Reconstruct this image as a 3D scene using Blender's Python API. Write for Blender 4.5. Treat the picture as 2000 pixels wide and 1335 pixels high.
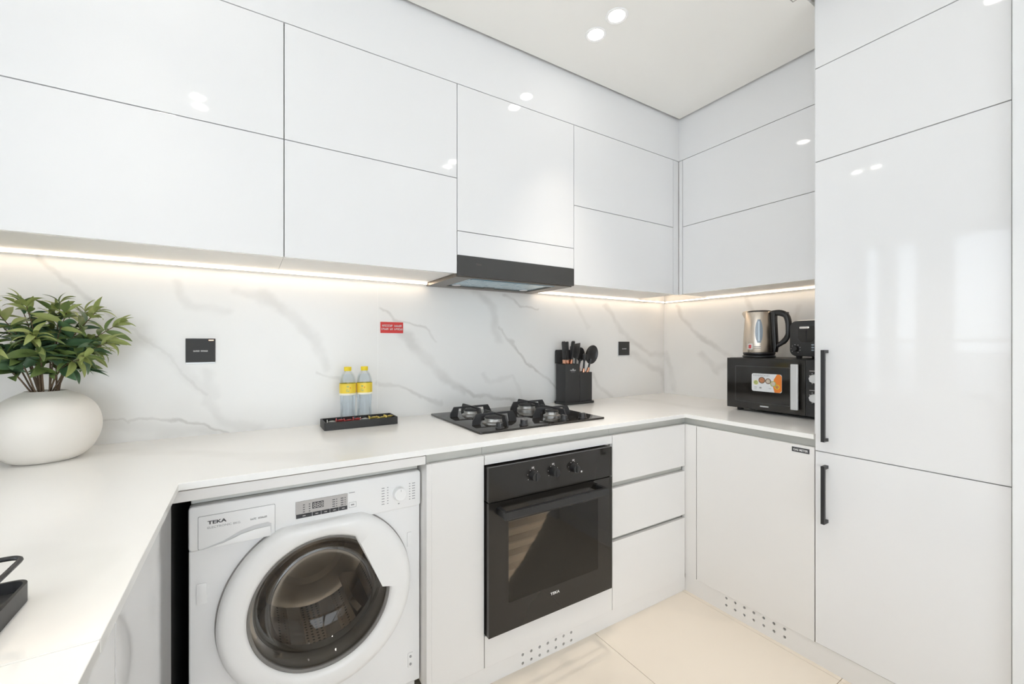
import bpy, bmesh, math, random
from mathutils import Vector, Matrix
R = math.radians
PI = math.pi
for o in list(bpy.data.objects):
    bpy.data.objects.remove(o, do_unlink=True)
scene = bpy.context.scene
col = scene.collection

# ------------------------------------------------------------------ camera
F_PX, YAW, CY, CAM_H = 827.3, R(31.82), 671.5, 1.26          # image taken as 2000 x 1335
cam_d = bpy.data.cameras.new('camera')
cam_d.sensor_width = 36.0
cam_d.lens = F_PX / 2000 * 36
cam_d.shift_y = (CY - 667.5) / 2000
cam_d.clip_start = 0.02
cam = bpy.data.objects.new('camera', cam_d)
cam.location = (0, 0, CAM_H)
cam.rotation_euler = (R(90), 0, -YAW)
col.objects.link(cam)
scene.camera = cam

# ------------------------------------------------------------------ world, exposure
scene.view_settings.view_transform = 'Standard'
scene.view_settings.look = 'None'
scene.view_settings.gamma = 1.0
scene.view_settings.exposure = 0.84
scene.view_settings.use_curve_mapping = False
scene.cycles.max_bounces = 12
scene.cycles.diffuse_bounces = 8
scene.cycles.glossy_bounces = 5
scene.cycles.transparent_max_bounces = 12
scene.cycles.transmission_bounces = 8
scene.cycles.sample_clamp_indirect = 6.0
scene.cycles.use_light_tree = False
scene.cycles.adaptive_threshold = 0.02
SKY_STRENGTH = 2.75
SPOT_W = 0.55          # each ceiling spot
LED_STRENGTH = 7.0    # under-cabinet strips
world = bpy.data.worlds.new('daylight')
scene.world = world
world.use_nodes = True
bg = world.node_tree.nodes['Background']
bg.inputs['Color'].default_value = (0.93, 0.96, 1.0, 1)
bg.inputs['Strength'].default_value = SKY_STRENGTH

# ------------------------------------------------------------------ material helpers
def new_mat(name):
    m = bpy.data.materials.new(name)
    m.use_nodes = True
    nt = m.node_tree
    return m, nt, nt.nodes['Principled BSDF']

def mat(name, c, rough=0.5, metal=0.0, ior=1.5, var=0.03, scale=6.0, bump=0.0, bscale=200.0, coat=0.0, emit=None, estr=0.0):
    m, nt, b = new_mat(name)
    N, L = nt.nodes, nt.links
    tc = N.new('ShaderNodeTexCoord')
    if var:
        no = N.new('ShaderNodeTexNoise'); no.inputs['Scale'].default_value = scale; no.inputs['Detail'].default_value = 3
        L.new(tc.outputs['Object'], no.inputs['Vector'])
        mx = N.new('ShaderNodeMix'); mx.data_type = 'RGBA'
        mx.inputs[6].default_value = (*[x * (1 - var) for x in c], 1)
        mx.inputs[7].default_value = (*[min(1, x * (1 + var)) for x in c], 1)
        L.new(no.outputs['Fac'], mx.inputs[0]); L.new(mx.outputs[2], b.inputs['Base Color'])
    else:
        b.inputs['Base Color'].default_value = (*c, 1)
    b.inputs['Roughness'].default_value = rough
    b.inputs['Metallic'].default_value = metal
    b.inputs['IOR'].default_value = ior
    if coat:
        b.inputs['Coat Weight'].default_value = coat; b.inputs['Coat Roughness'].default_value = 0.03
    if emit:
        b.inputs['Emission Color'].default_value = (*emit, 1); b.inputs['Emission Strength'].default_value = estr
    if bump:
        n2 = N.new('ShaderNodeTexNoise'); n2.inputs['Scale'].default_value = bscale; n2.inputs['Detail'].default_value = 4
        L.new(tc.outputs['Object'], n2.inputs['Vector'])
        bp = N.new('ShaderNodeBump'); bp.inputs['Strength'].default_value = bump; bp.inputs['Distance'].default_value = 0.002
        L.new(n2.outputs['Fac'], bp.inputs['Height']); L.new(bp.outputs['Normal'], b.inputs['Normal'])
    return m

def glass_mat(name, tint, rough=0.02, refl=1.0, ior=1.5, top=1.0):
    """thin clear sheet: tinted see-through with a fresnel reflection"""
    m = bpy.data.materials.new(name); m.use_nodes = True
    nt = m.node_tree; N, L = nt.nodes, nt.links
    for n in list(N): N.remove(n)
    out = N.new('ShaderNodeOutputMaterial'); tr = N.new('ShaderNodeBsdfTransparent'); gl = N.new('ShaderNodeBsdfGlossy')
    tr.inputs['Color'].default_value = (*tint, 1); gl.inputs['Roughness'].default_value = rough
    gl.inputs['Color'].default_value = (refl, refl, refl, 1)
    fr = N.new('ShaderNodeFresnel'); fr.inputs['IOR'].default_value = ior
    no = N.new('ShaderNodeTexNoise'); no.inputs['Scale'].default_value = 9
    bp = N.new('ShaderNodeBump'); bp.inputs['Strength'].default_value = 0.04; bp.inputs['Distance'].default_value = 0.001
    L.new(no.outputs['Fac'], bp.inputs['Height']); L.new(bp.outputs['Normal'], gl.inputs['Normal'])
    mx = N.new('ShaderNodeMixShader')
    cp = N.new('ShaderNodeMath'); cp.operation = 'MINIMUM'; cp.inputs[1].default_value = top; L.new(fr.outputs[0], cp.inputs[0])
    L.new(cp.outputs[0], mx.inputs[0]); L.new(tr.outputs[0], mx.inputs[1]); L.new(gl.outputs[0], mx.inputs[2])
    L.new(mx.outputs[0], out.inputs['Surface'])
    return m

def emit_mat(name, c, s):
    m = bpy.data.materials.new(name); m.use_nodes = True
    nt = m.node_tree; N, L = nt.nodes, nt.links
    for n in list(N): N.remove(n)
    out = N.new('ShaderNodeOutputMaterial'); e = N.new('ShaderNodeEmission')
    e.inputs['Color'].default_value = (*c, 1); e.inputs['Strength'].default_value = s
    L.new(e.outputs[0], out.inputs['Surface'])
    return m

# photo pixel -> point on a wall (positions of the marble veins)
def on_plane(u, v, Y=None, X=None):
    kx = math.sin(YAW) * F_PX + math.cos(YAW) * (u - 1000)
    ky = math.cos(YAW) * F_PX - math.sin(YAW) * (u - 1000)
    t = Y / ky if Y is not None else X / kx
    return (kx * t if Y is not None else ky * t, CAM_H - (v - CY) * t)

def marble(name, axis, veins, base=(0.86, 0.855, 0.84), rough=0.22, cloud=0.05, generic=0.0):
    """white marble; veins = list of (points, half width, strength); axis = which object axis runs along the wall"""
    m, nt, b = new_mat(name)
    N, L = nt.nodes, nt.links
    tc = N.new('ShaderNodeTexCoord')
    sep = N.new('ShaderNodeSeparateXYZ'); L.new(tc.outputs['Object'], sep.inputs[0])
    com = N.new('ShaderNodeCombineXYZ')
    a, c = {'x': ('X', 'Z'), 'y': ('Y', 'Z'), 'top': ('X', 'Y')}[axis]
    L.new(sep.outputs[a], com.inputs['X']); L.new(sep.outputs[c], com.inputs['Y'])
    wob = N.new('ShaderNodeTexNoise'); wob.inputs['Scale'].default_value = 7.0; wob.inputs['Detail'].default_value = 5
    L.new(com.outputs[0], wob.inputs['Vector'])
    sub = N.new('ShaderNodeVectorMath'); sub.operation = 'SUBTRACT'; sub.inputs[1].default_value = (0.5, 0.5, 0.5)
    L.new(wob.outputs['Color'], sub.inputs[0])
    ad = N.new('ShaderNodeVectorMath'); ad.operation = 'MULTIPLY_ADD'; ad.inputs[1].default_value = (0.10, 0.10, 0)
    L.new(sub.outputs[0], ad.inputs[0]); L.new(com.outputs[0], ad.inputs[2])
    P = ad.outputs[0]
    total = None
    def plus(x):
        nonlocal total
        if total is None: total = x; return
        s = N.new('ShaderNodeMath'); s.operation = 'MAXIMUM'
        L.new(total, s.inputs[0]); L.new(x, s.inputs[1]); total = s.outputs[0]
    groups = {}
    for pts, w, st in veins:
        w, st = round(w * 1.35 if w < 0.015 else w * 1.15, 4), round(st * 0.72, 3)
        groups.setdefault((w, st), []).append(pts)
    for (w, st), polys in groups.items():
        dmin = None
        for pts in polys:
            for A, B in zip(pts, pts[1:]):
                bx, by = B[0] - A[0], B[1] - A[1]; ll = bx * bx + by * by
                pa = N.new('ShaderNodeVectorMath'); pa.operation = 'SUBTRACT'; pa.inputs[1].default_value = (A[0], A[1], 0); L.new(P, pa.inputs[0])
                dt = N.new('ShaderNodeVectorMath'); dt.operation = 'DOT_PRODUCT'; dt.inputs[1].default_value = (bx / ll, by / ll, 0); L.new(pa.outputs[0], dt.inputs[0])
                cl = N.new('ShaderNodeMath'); cl.operation = 'MULTIPLY'; cl.use_clamp = True; cl.inputs[1].default_value = 1.0; L.new(dt.outputs['Value'], cl.inputs[0])
                sc = N.new('ShaderNodeVectorMath'); sc.operation = 'SCALE'; sc.inputs[0].default_value = (bx, by, 0); L.new(cl.outputs[0], sc.inputs['Scale'])
                ds = N.new('ShaderNodeVectorMath'); ds.operation = 'DISTANCE'; L.new(pa.outputs[0], ds.inputs[0]); L.new(sc.outputs[0], ds.inputs[1])
                if dmin is None: dmin = ds.outputs['Value']
                else:
                    mn = N.new('ShaderNodeMath'); mn.operation = 'MINIMUM'; L.new(dmin, mn.inputs[0]); L.new(ds.outputs['Value'], mn.inputs[1]); dmin = mn.outputs[0]
        mr = N.new('ShaderNodeMapRange'); mr.interpolation_type = 'SMOOTHERSTEP'
        mr.inputs['From Min'].default_value = 0; mr.inputs['From Max'].default_value = w
        mr.inputs['To Min'].default_value = st; mr.inputs['To Max'].default_value = 0
        L.new(dmin, mr.inputs['Value']); plus(mr.outputs[0])
    if generic:
        wv = N.new('ShaderNodeTexWave'); wv.bands_direction = 'DIAGONAL'; wv.inputs['Scale'].default_value = 0.55
        wv.inputs['Distortion'].default_value = 9; wv.inputs['Detail'].default_value = 4; wv.inputs['Detail Scale'].default_value = 1.1
        L.new(com.outputs[0], wv.inputs['Vector'])
        mr = N.new('ShaderNodeMapRange'); mr.inputs['From Min'].default_value = 0.0; mr.inputs['From Max'].default_value = 0.10
        mr.inputs['To Min'].default_value = generic; mr.inputs['To Max'].default_value = 0
        L.new(wv.outputs['Fac'], mr.inputs['Value']); plus(mr.outputs[0])
    brk = N.new('ShaderNodeTexNoise'); brk.inputs['Scale'].default_value = 5.5; brk.inputs['Detail'].default_value = 3
    L.new(com.outputs[0], brk.inputs['Vector'])
    mr2 = N.new('ShaderNodeMapRange'); mr2.inputs['From Min'].default_value = 0.3; mr2.inputs['From Max'].default_value = 0.6
    mr2.inputs['To Min'].default_value = 0.35; mr2.inputs['To Max'].default_value = 1.0; L.new(brk.outputs['Fac'], mr2.inputs['Value'])
    cd = N.new('ShaderNodeTexNoise'); cd.inputs['Scale'].default_value = 2.4; cd.inputs['Detail'].default_value = 5; L.new(P, cd.inputs['Vector'])
    mr3 = N.new('ShaderNodeMapRange'); mr3.inputs['From Min'].default_value = 0.5; mr3.inputs['From Max'].default_value = 0.75
    mr3.inputs['To Max'].default_value = cloud; L.new(cd.outputs['Fac'], mr3.inputs['Value'])
    fac = mr3.outputs[0]
    if total is not None:
        ml = N.new('ShaderNodeMath'); ml.operation = 'MULTIPLY_ADD'
        L.new(total, ml.inputs[0]); L.new(mr2.outputs[0], ml.inputs[1]); L.new(mr3.outputs[0], ml.inputs[2]); fac = ml.outputs[0]
    mx = N.new('ShaderNodeMix'); mx.data_type = 'RGBA'
    mx.inputs[6].default_value = (*base, 1); mx.inputs[7].default_value = (0.36, 0.34, 0.31, 1)
    L.new(fac, mx.inputs[0]); L.new(mx.outputs[2], b.inputs['Base Color'])
    b.inputs['Roughness'].default_value = rough
    return m

MY, MX = 2.05, 2.585          # faces of the marble on the back and right wall
def bv(*px): return [on_plane(u, v, Y=MY) for u, v in px]
def rv(*px): return [on_plane(u, v, X=MX) for u, v in px]
veins_back = [
    (bv((60, 505), (165, 580), (270, 650), (330, 700), (400, 765)), 0.010, 0.42),
    (bv((225, 622), (330, 700), (420, 775)), 0.035, 0.20),
    (bv((343, 545), (375, 600), (440, 606)), 0.028, 0.22),
    (bv((460, 560), (520, 585), (580, 625), (622, 670), (640, 715)), 0.034, 0.30),
    (bv((520, 585), (580, 625), (622, 672)), 0.009, 0.25),
    (bv((615, 725), (665, 742), (700, 770)), 0.009, 0.42),
    (bv((405, 725), (402, 785), (445, 822), (510, 838)), 0.028, 0.22),
    (bv((190, 828), (240, 820), (258, 829)), 0.007, 0.55),
    (bv((257, 825), (330, 822), (395, 832), (445, 845)), 0.007, 0.60),
    (bv((200, 832), (300, 838), (420, 846)), 0.030, 0.22),
    (bv((742, 598), (772, 622), (828, 640), (850, 668)), 0.009, 0.42),
    (bv((785, 650), (830, 702), (872, 744), (905, 762)), 0.036, 0.38),
    (bv((895, 755), (930, 772), (1000, 775)), 0.014, 0.48),
    (bv((985, 578), (1012, 592), (1050, 600)), 0.010, 0.50),
    (bv((925, 572), (962, 600), (968, 640), (975, 665)), 0.036, 0.32),
    (bv((975, 640), (1002, 668), (1030, 706), (1062, 738), (1090, 760)), 0.011, 0.55),
    (bv((740, 745), (800, 766), (862, 788)), 0.012, 0.36),
    (bv((945, 730), (955, 745), (1005, 735), (1020, 775)), 0.020, 0.25),
    (bv((1185, 596), (1204, 632), (1230, 664), (1268, 688), (1300, 692)), 0.030, 0.36),
    (bv((1110, 560), (1130, 600), (1150, 640)), 0.024, 0.20),
    (bv((1232, 690), (1266, 712), (1292, 722), (1300, 760)), 0.042, 0.30),
    (bv((1160, 732), (1166, 758), (1192, 776)), 0.022, 0.34),
]
veins_right = [
    (rv((1318, 596), (1350, 642), (1392, 672), (1425, 692)), 0.026, 0.42),
    (rv((1370, 694), (1400, 722), (1425, 708)), 0.034, 0.32),
    (rv((1302, 690), (1310, 735), (1318, 762)), 0.034, 0.26),
    (rv((1456, 570), (1462, 592), (1470, 610)), 0.020, 0.30),
    (rv((1530, 690), (1545, 650), (1560, 600)), 0.020, 0.20),
]
M = {}
M['gloss'] = mat('gloss_white_lacquer', (0.81, 0.812, 0.82), 0.045, var=0.004)
M['satin'] = mat('satin_white_laminate', (0.80, 0.787, 0.772), 0.32, var=0.006)
M['carcass'] = mat('white_melamine', (0.86, 0.85, 0.83), 0.5, var=0.01)
M['reveal'] = mat('shadow_grey_board', (0.30, 0.29, 0.28), 0.7, var=0.03)
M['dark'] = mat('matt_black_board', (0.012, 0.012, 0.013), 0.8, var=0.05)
M['paint'] = mat('white_wall_paint', (0.82, 0.83, 0.84), 0.75, var=0.01, bump=0.05)
M['ceil'] = mat('warm_white_ceiling_paint', (0.95, 0.94, 0.91), 0.85, var=0.008, bump=0.03)
M['gap'] = mat('grey_shadow_gap', (0.45, 0.45, 0.43), 0.7, var=0.02)
M['alu'] = mat('brushed_aluminium', (0.56, 0.56, 0.53), 0.42, metal=0.55, var=0.02)
M['marble_back'] = marble('back_marble', 'x', veins_back)
M['marble_right'] = marble('right_marble', 'y', veins_right)
M['quartz'] = marble('worktop_quartz', 'top', [], base=(0.92, 0.915, 0.90), rough=0.16, cloud=0.03, generic=0.10)
M['joint'] = mat('white_silicone', (0.9, 0.9, 0.88), 0.4, var=0.01)
M['tile'] = marble('cream_floor_tile', 'top', [], base=(0.76, 0.69, 0.60), rough=0.34, cloud=0.10, generic=0.06)
M['grout'] = mat('beige_grout', (0.70, 0.63, 0.53), 0.9, var=0.05)
M['white_plastic'] = mat('white_appliance_plastic', (0.88, 0.88, 0.88), 0.28, var=0.006)
M['white_steel'] = mat('white_enamelled_steel', (0.88, 0.88, 0.885), 0.3, var=0.006)
M['grey_print'] = mat('grey_print', (0.33, 0.33, 0.34), 0.6, var=0.02)
M['dark_print'] = mat('dark_print', (0.05, 0.05, 0.055), 0.6, var=0.02)
M['white_print'] = mat('white_print', (0.78, 0.78, 0.78), 0.6, var=0.01)
M['recess_shade_grey'] = mat('recess_shading_grey', (0.66, 0.66, 0.67), 0.4, var=0.02)  # grey stands in for the shading inside the detergent grip
M['lcd'] = mat('grey_display_face', (0.50, 0.48, 0.47), 0.3, var=0.02)
M['black_gloss'] = mat('black_glass', (0.020, 0.018, 0.016), 0.05, var=0.05)
M['black_plastic'] = mat('black_plastic', (0.022, 0.022, 0.023), 0.34, var=0.08, bump=0.04)
M['black_matte'] = mat('black_matte_plastic', (0.030, 0.030, 0.030), 0.55, var=0.08, bump=0.06)
M['black_metal'] = mat('black_powder_coated_metal', (0.020, 0.020, 0.021), 0.42, var=0.06, bump=0.05)
M['cast_iron'] = mat('black_cast_iron', (0.028, 0.028, 0.030), 0.5, var=0.15, bump=0.25, bscale=600)
M['chrome'] = mat('polished_steel', (0.72, 0.71, 0.69), 0.18, metal=1.0, var=0.02)
M['steel'] = mat('brushed_champagne_steel', (0.62, 0.55, 0.47), 0.27, metal=1.0, var=0.04, scale=3)
M['burner_metal'] = mat('dull_burner_alloy', (0.42, 0.41, 0.39), 0.38, metal=0.9, var=0.08)
M['silver'] = mat('silver_plastic', (0.70, 0.71, 0.72), 0.35, metal=0.35, var=0.02)
M['copper'] = mat('rose_gold_metal', (0.85, 0.45, 0.30), 0.25, metal=0.9, var=0.05)
M['rubber'] = mat('grey_door_gasket', (0.30, 0.305, 0.31), 0.5, var=0.06)
M['trim_grey'] = mat('grey_trim_plastic', (0.22, 0.21, 0.20), 0.35, var=0.04)
M['red'] = mat('red_sign_plastic', (0.62, 0.03, 0.025), 0.4, var=0.03)
M['yellow'] = mat('yellow_cap_plastic', (0.86, 0.66, 0.02), 0.4, var=0.03)
M['label'] = mat('yellow_label_film', (0.86, 0.64, 0.06), 0.4, var=0.05)
M['label_edge'] = mat('cream_label_film', (0.84, 0.81, 0.68), 0.5, var=0.03)
M['pet'] = glass_mat('clear_bottle_plastic', (0.955, 0.97, 0.98), 0.08, ior=1.4, top=0.35)
M['water'] = glass_mat('bottled_water', (0.94, 0.965, 0.985), 0.03, ior=1.05, top=0.05)
M['door_glass'] = glass_mat('washer_door_glass', (0.50, 0.46, 0.41), 0.03, ior=1.4, top=0.30)
M['oven_glass'] = glass_mat('tinted_oven_glass', (0.66, 0.60, 0.53), 0.02)
M['pane'] = glass_mat('window_glass', (0.96, 0.98, 0.99), 0.0)
M['pane_tinted'] = glass_mat('reflection_dimming_glass', (0.80, 0.83, 0.86), 0.0)  # tint added to weaken these windows' reflection in the fridge doors
M['enamel'] = mat('grey_oven_enamel', (0.34, 0.30, 0.26), 0.35, var=0.05)
M['film'] = mat('blue_protective_film', (0.28, 0.46, 0.56), 0.12, metal=0.35, var=0.35, scale=14, bump=0.5, bscale=40)
M['teal'] = mat('teal_film_edge', (0.02, 0.20, 0.30), 0.15, var=0.2)
M['hood_body'] = mat('dark_bronze_hood_frame', (0.16, 0.14, 0.12), 0.35, metal=0.5, var=0.05)
M['hood_front'] = mat('graphite_hood_front', (0.050, 0.049, 0.048), 0.30, var=0.04)
M['vase'] = mat('cream_ceramic_glaze', (0.87, 0.835, 0.785), 0.38, var=0.03, scale=4, bump=0.04, bscale=30)
M['leaf_a'] = mat('leaf_mid_green', (0.15, 0.215, 0.065), 0.42, var=0.35, scale=25)
M['leaf_b'] = mat('leaf_dark_green', (0.075, 0.15, 0.075), 0.38, var=0.35, scale=25)
M['leaf_c'] = mat('leaf_light_green', (0.30, 0.35, 0.11), 0.45, var=0.25, scale=25)
M['stem'] = mat('brown_stem', (0.13, 0.085, 0.05), 0.7, var=0.2, scale=30)
M['led'] = emit_mat('warm_led', (1.0, 0.80, 0.60), LED_STRENGTH)
M['lens'] = emit_mat('spot_lens', (1.0, 0.95, 0.88), 13.0)
M['orange'] = mat('orange_print', (0.85, 0.24, 0.03), 0.4, var=0.05)
M['paper'] = mat('white_sticker', (0.80, 0.82, 0.84), 0.35, var=0.01)
M['sachet_red'] = mat('red_white_sachet', (0.72, 0.10, 0.10), 0.4, var=0.5, scale=120)
M['sachet_yellow'] = mat('yellow_sachet', (0.80, 0.62, 0.16), 0.4, var=0.25, scale=90)
M['sachet_white'] = mat('white_sachet', (0.78, 0.76, 0.72), 0.4, var=0.08, scale=90)
M['food_green'] = mat('green_food_print', (0.45, 0.50, 0.18), 0.5, var=0.6, scale=220)
M['food_red'] = mat('red_food_print', (0.55, 0.22, 0.10), 0.5, var=0.7, scale=220)
M['food_dark'] = mat('brown_food_print', (0.20, 0.13, 0.09), 0.5, var=0.6, scale=220)
M['food_pale'] = mat('pale_food_print', (0.62, 0.55, 0.46), 0.5, var=0.5, scale=220)

# ------------------------------------------------------------------ mesh helpers
CUR = Vector((0, 0, 0))
def finish(name, bm, m, parent, smooth=False, angle=35):
    bmesh.ops.recalc_face_normals(bm, faces=bm.faces[:])
    me = bpy.data.meshes.new(name); bm.to_mesh(me); bm.free()
    me.transform(Matrix.Translation(-CUR))
    me.materials.append(M[m] if isinstance(m, str) else m)
    if smooth:
        me.polygons.foreach_set('use_smooth', [True] * len(me.polygons))
        me.set_sharp_from_angle(angle=R(angle))
    o = bpy.data.objects.new(name, me); col.objects.link(o)
    if parent is not None: o.parent = parent
    else: o.location = CUR
    return o
def bxv(bm, x0, x1, y0, y1, z0, z1):
    v = [bm.verts.new(p) for p in ((x0, y0, z0), (x1, y0, z0), (x1, y1, z0), (x0, y1, z0), (x0, y0, z1), (x1, y0, z1), (x1, y1, z1), (x0, y1, z1))]
    for f in ((0, 3, 2, 1), (4, 5, 6, 7), (0, 1, 5, 4), (1, 2, 6, 5), (2, 3, 7, 6), (3, 0, 4, 7)): bm.faces.new([v[i] for i in f])
def box(name, b, m, parent=None, bev=0.0, seg=2):
    bm = bmesh.new(); bxv(bm, *b)
    if bev: bmesh.ops.bevel(bm, geom=bm.edges[:], offset=bev, segments=seg, affect='EDGES', profile=0.5)
    return finish(name, bm, m, parent, smooth=False)
def boxes(name, bl, m, parent=None, bev=0.0):
    bm = bmesh.new()
    for b in bl: bxv(bm, *b)
    if bev: bmesh.ops.bevel(bm, geom=bm.edges[:], offset=bev, segments=2, affect='EDGES', profile=0.5)
    return finish(name, bm, m, parent, smooth=False)
AX = {'XZ': lambda a, b, d: (a, d, b), 'XY': lambda a, b, d: (a, b, d), 'YZ': lambda a, b, d: (d, a, b)}
def prism(name, pts, plane, d0, d1, m, parent=None, bev=0.0, seg=2, hole=None, smooth=True):
    """extrude a 2-D outline; hole = inner outline with the same number of points"""
    f = AX[plane]; bm = bmesh.new(); n = len(pts)
    a = [bm.verts.new(f(p[0], p[1], d0)) for p in pts]; b = [bm.verts.new(f(p[0], p[1], d1)) for p in pts]
    for i in range(n): bm.faces.new((a[i], a[(i + 1) % n], b[(i + 1) % n], b[i]))
    if hole:
        c = [bm.verts.new(f(p[0], p[1], d0)) for p in hole]; d = [bm.verts.new(f(p[0], p[1], d1)) for p in hole]
        for i in range(n):
            j = (i + 1) % n
            bm.faces.new((c[j], c[i], d[i], d[j])); bm.faces.new((a[j], a[i], c[i], c[j])); bm.faces.new((b[i], b[j], d[j], d[i]))
    else:
        bm.faces.new(a[::-1]); bm.faces.new(b)
    if bev:
        bm.normal_update()
        es = [e for e in bm.edges if len(e.link_faces) == 2 and e.calc_face_angle(0) > R(40)]
        bmesh.ops.bevel(bm, geom=es, offset=bev, segments=seg, affect='EDGES', profile=0.5)
    return finish(name, bm, m, parent, smooth=smooth, angle=25)
def lathe(name, prof, c, m, parent=None, axis='Z', seg=40, cap=True, sx=1.0):
    """revolve (radius, height) pairs about an axis through c"""
    bm = bmesh.new(); rings = []
    for r, h in prof:
        ring = []
        for k in range(seg):
            t = 2 * PI * k / seg; x, y = r * math.cos(t) * sx, r * math.sin(t)
            p = {'Z': (x, y, h), 'Y': (x, h, y), 'X': (h, x, y)}[axis]
            ring.append(bm.verts.new((c[0] + p[0], c[1] + p[1], c[2] + p[2])))
        rings.append(ring)
    for a, b in zip(rings, rings[1:]):
        for k in range(seg): bm.faces.new((a[k], a[(k + 1) % seg], b[(k + 1) % seg], b[k]))
    if cap:
        if prof[0][0] > 1e-5: bm.faces.new(rings[0][::-1])
        if prof[-1][0] > 1e-5: bm.faces.new(rings[-1])
    bmesh.ops.remove_doubles(bm, verts=bm.verts[:], dist=1e-6)
    return finish(name, bm, m, parent, smooth=True)
def disc(name, c, r, d0, d1, m, parent, axis='Y', seg=28, bev=0.0):
    if bev: return lathe(name, [(r - bev, d0), (r, d0 + bev), (r, d1)], c, m, parent, axis, seg)
    return lathe(name, [(r, d0), (r, d1)], c, m, parent, axis, seg)
def tube(name, pts, r, m, parent=None, seg=8, closed=False, flat=1.0):
    bm = bmesh.new(); pts = [Vector(p) for p in pts]; n = len(pts); rings = []
    rr = r if isinstance(r, (list, tuple)) else [r] * n
    up = Vector((0.13, 0.21, 0.97)).normalized()
    for i, p in enumerate(pts):
        t = (pts[(i + 1) % n] - pts[i - 1]) if closed else (pts[min(i + 1, n - 1)] - pts[max(i - 1, 0)])
        t.normalize(); s = t.cross(up)
        if s.length < 0.05: s = t.cross(Vector((1, 0, 0)))
        s.normalize(); w = s.cross(t)
        rings.append([bm.verts.new(p + s * math.cos(2 * PI * k / seg) * rr[i] + w * math.sin(2 * PI * k / seg) * rr[i] * flat) for k in range(seg)])
    for i in range(n if closed else n - 1):
        a, b = rings[i], rings[(i + 1) % n]
        for k in range(seg): bm.faces.new((a[k], a[(k + 1) % seg], b[(k + 1) % seg], b[k]))
    if not closed:
        bm.faces.new(rings[0][::-1]); bm.faces.new(rings[-1])
    return finish(name, bm, m, parent, smooth=True, angle=60)
def curve_pts(ctrl, n=24):
    """Catmull-Rom through control points"""
    c = [Vector(p) for p in ctrl]; c = [c[0] * 2 - c[1]] + c + [c[-1] * 2 - c[-2]]; out = []
    seg = len(c) - 3
    for k in range(n + 1):
        t = k / n * seg; i = min(int(t), seg - 1); t -= i
        p0, p1, p2, p3 = c[i:i + 4]
        out.append(0.5 * ((2 * p1) + (p2 - p0) * t + (2 * p0 - 5 * p1 + 4 * p2 - p3) * t * t + (3 * p1 - p0 - 3 * p2 + p3) * t ** 3))
    return out
def rrect(x0, x1, z0, z1, r, n=6):
    out = []
    for cx, cz, a in ((x1 - r, z1 - r, 0), (x0 + r, z1 - r, 90), (x0 + r, z0 + r, 180), (x1 - r, z0 + r, 270)):
        for k in range(n + 1):
            t = R(a + 90 * k / n); out.append((cx + r * math.cos(t), cz + r * math.sin(t)))
    return out
def text(name, s, p, m, parent, width=None, height=None, face='-Y', depth=0.0003, align='LEFT', bold=0.0):
    """flat lettering as a mesh; p is the left (or centre) of its base line"""
    cu = bpy.data.curves.new('lettering', 'FONT'); cu.body = s; cu.size = 1; cu.extrude = 0; cu.align_x = align; cu.offset = bold
    to = bpy.data.objects.new('lettering', cu); col.objects.link(to)
    dg = bpy.context.evaluated_depsgraph_get()
    me = bpy.data.meshes.new_from_object(to.evaluated_get(dg)); bpy.data.objects.remove(to, do_unlink=True); bpy.data.curves.remove(cu)
    xs = [v.co.x for v in me.vertices]; ys = [v.co.y for v in me.vertices]
    sx = width / (max(xs) - min(xs)) if width else None
    sy = height / (max(ys) - min(ys)) if height else sx
    sx = sx or sy
    rot = {'-Y': Matrix.Rotation(R(90), 4, 'X'), '-X': Matrix.Rotation(R(-90), 4, 'Z') @ Matrix.Rotation(R(90), 4, 'X')}[face]
    me.transform(Matrix.Translation(Vector(p) - CUR) @ rot @ Matrix.Diagonal((sx, sy, 1, 1)))
    me.materials.clear(); me.materials.append(M[m]); me.name = name
    o = bpy.data.objects.new(name, me); col.objects.link(o); o.parent = parent
    return o
def strokes(name, x0, x1, y, z, h, words, m, parent, seed=1):
    """tiny print that the photograph shows only as strokes: small letter-like bars facing -Y"""
    rr = random.Random(seed); n_ = sum(words) + len(words) - 1; w = (x1 - x0) / n_; bl = []; i = 0; lw = w * 0.24
    for k in words:
        for _ in range(k):
            a, b = x0 + i * w + w * 0.08, x0 + (i + 1) * w - w * 0.12
            opts = [(a, a + lw, z, z + h), (b - lw, b, z, z + h), (a, b, z + h * 0.8, z + h), (a, b, z, z + h * 0.2), (a, b, z + h * 0.4, z + h * 0.6)]
            bl += [(q[0], q[1], y - 0.0003, y, q[2], q[3]) for q in [opts[0]] + rr.sample(opts[1:], 2)]
            i += 1
        i += 1
    o = boxes(name, bl, m, parent); o['kind'] = 'stuff'
    return o
def thing(name, label, cat, loc=(0, 0, 0), rotz=0.0, group=None, local=False):
    """an Empty at the thing's base; parts given in world coordinates, or in its own frame when local"""
    global CUR
    o = bpy.data.objects.new(name, None); o.empty_display_size = 0.05
    col.objects.link(o); o.location = loc; o.rotation_euler = (0, 0, rotz)
    o['label'] = label; o['category'] = cat
    if group: o['group'] = group
    CUR = Vector((0, 0, 0)) if local else Vector(loc)
    return o
def tag(o, label, cat, group=None):
    o['label'] = label; o['category'] = cat
    if group: o['group'] = group
    return o
def at(loc=(0, 0, 0)):
    global CUR
    CUR = Vector(loc)
def struct(o, label=None):
    o['kind'] = 'structure'
    if label: o['label'] = label
    return o
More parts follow.
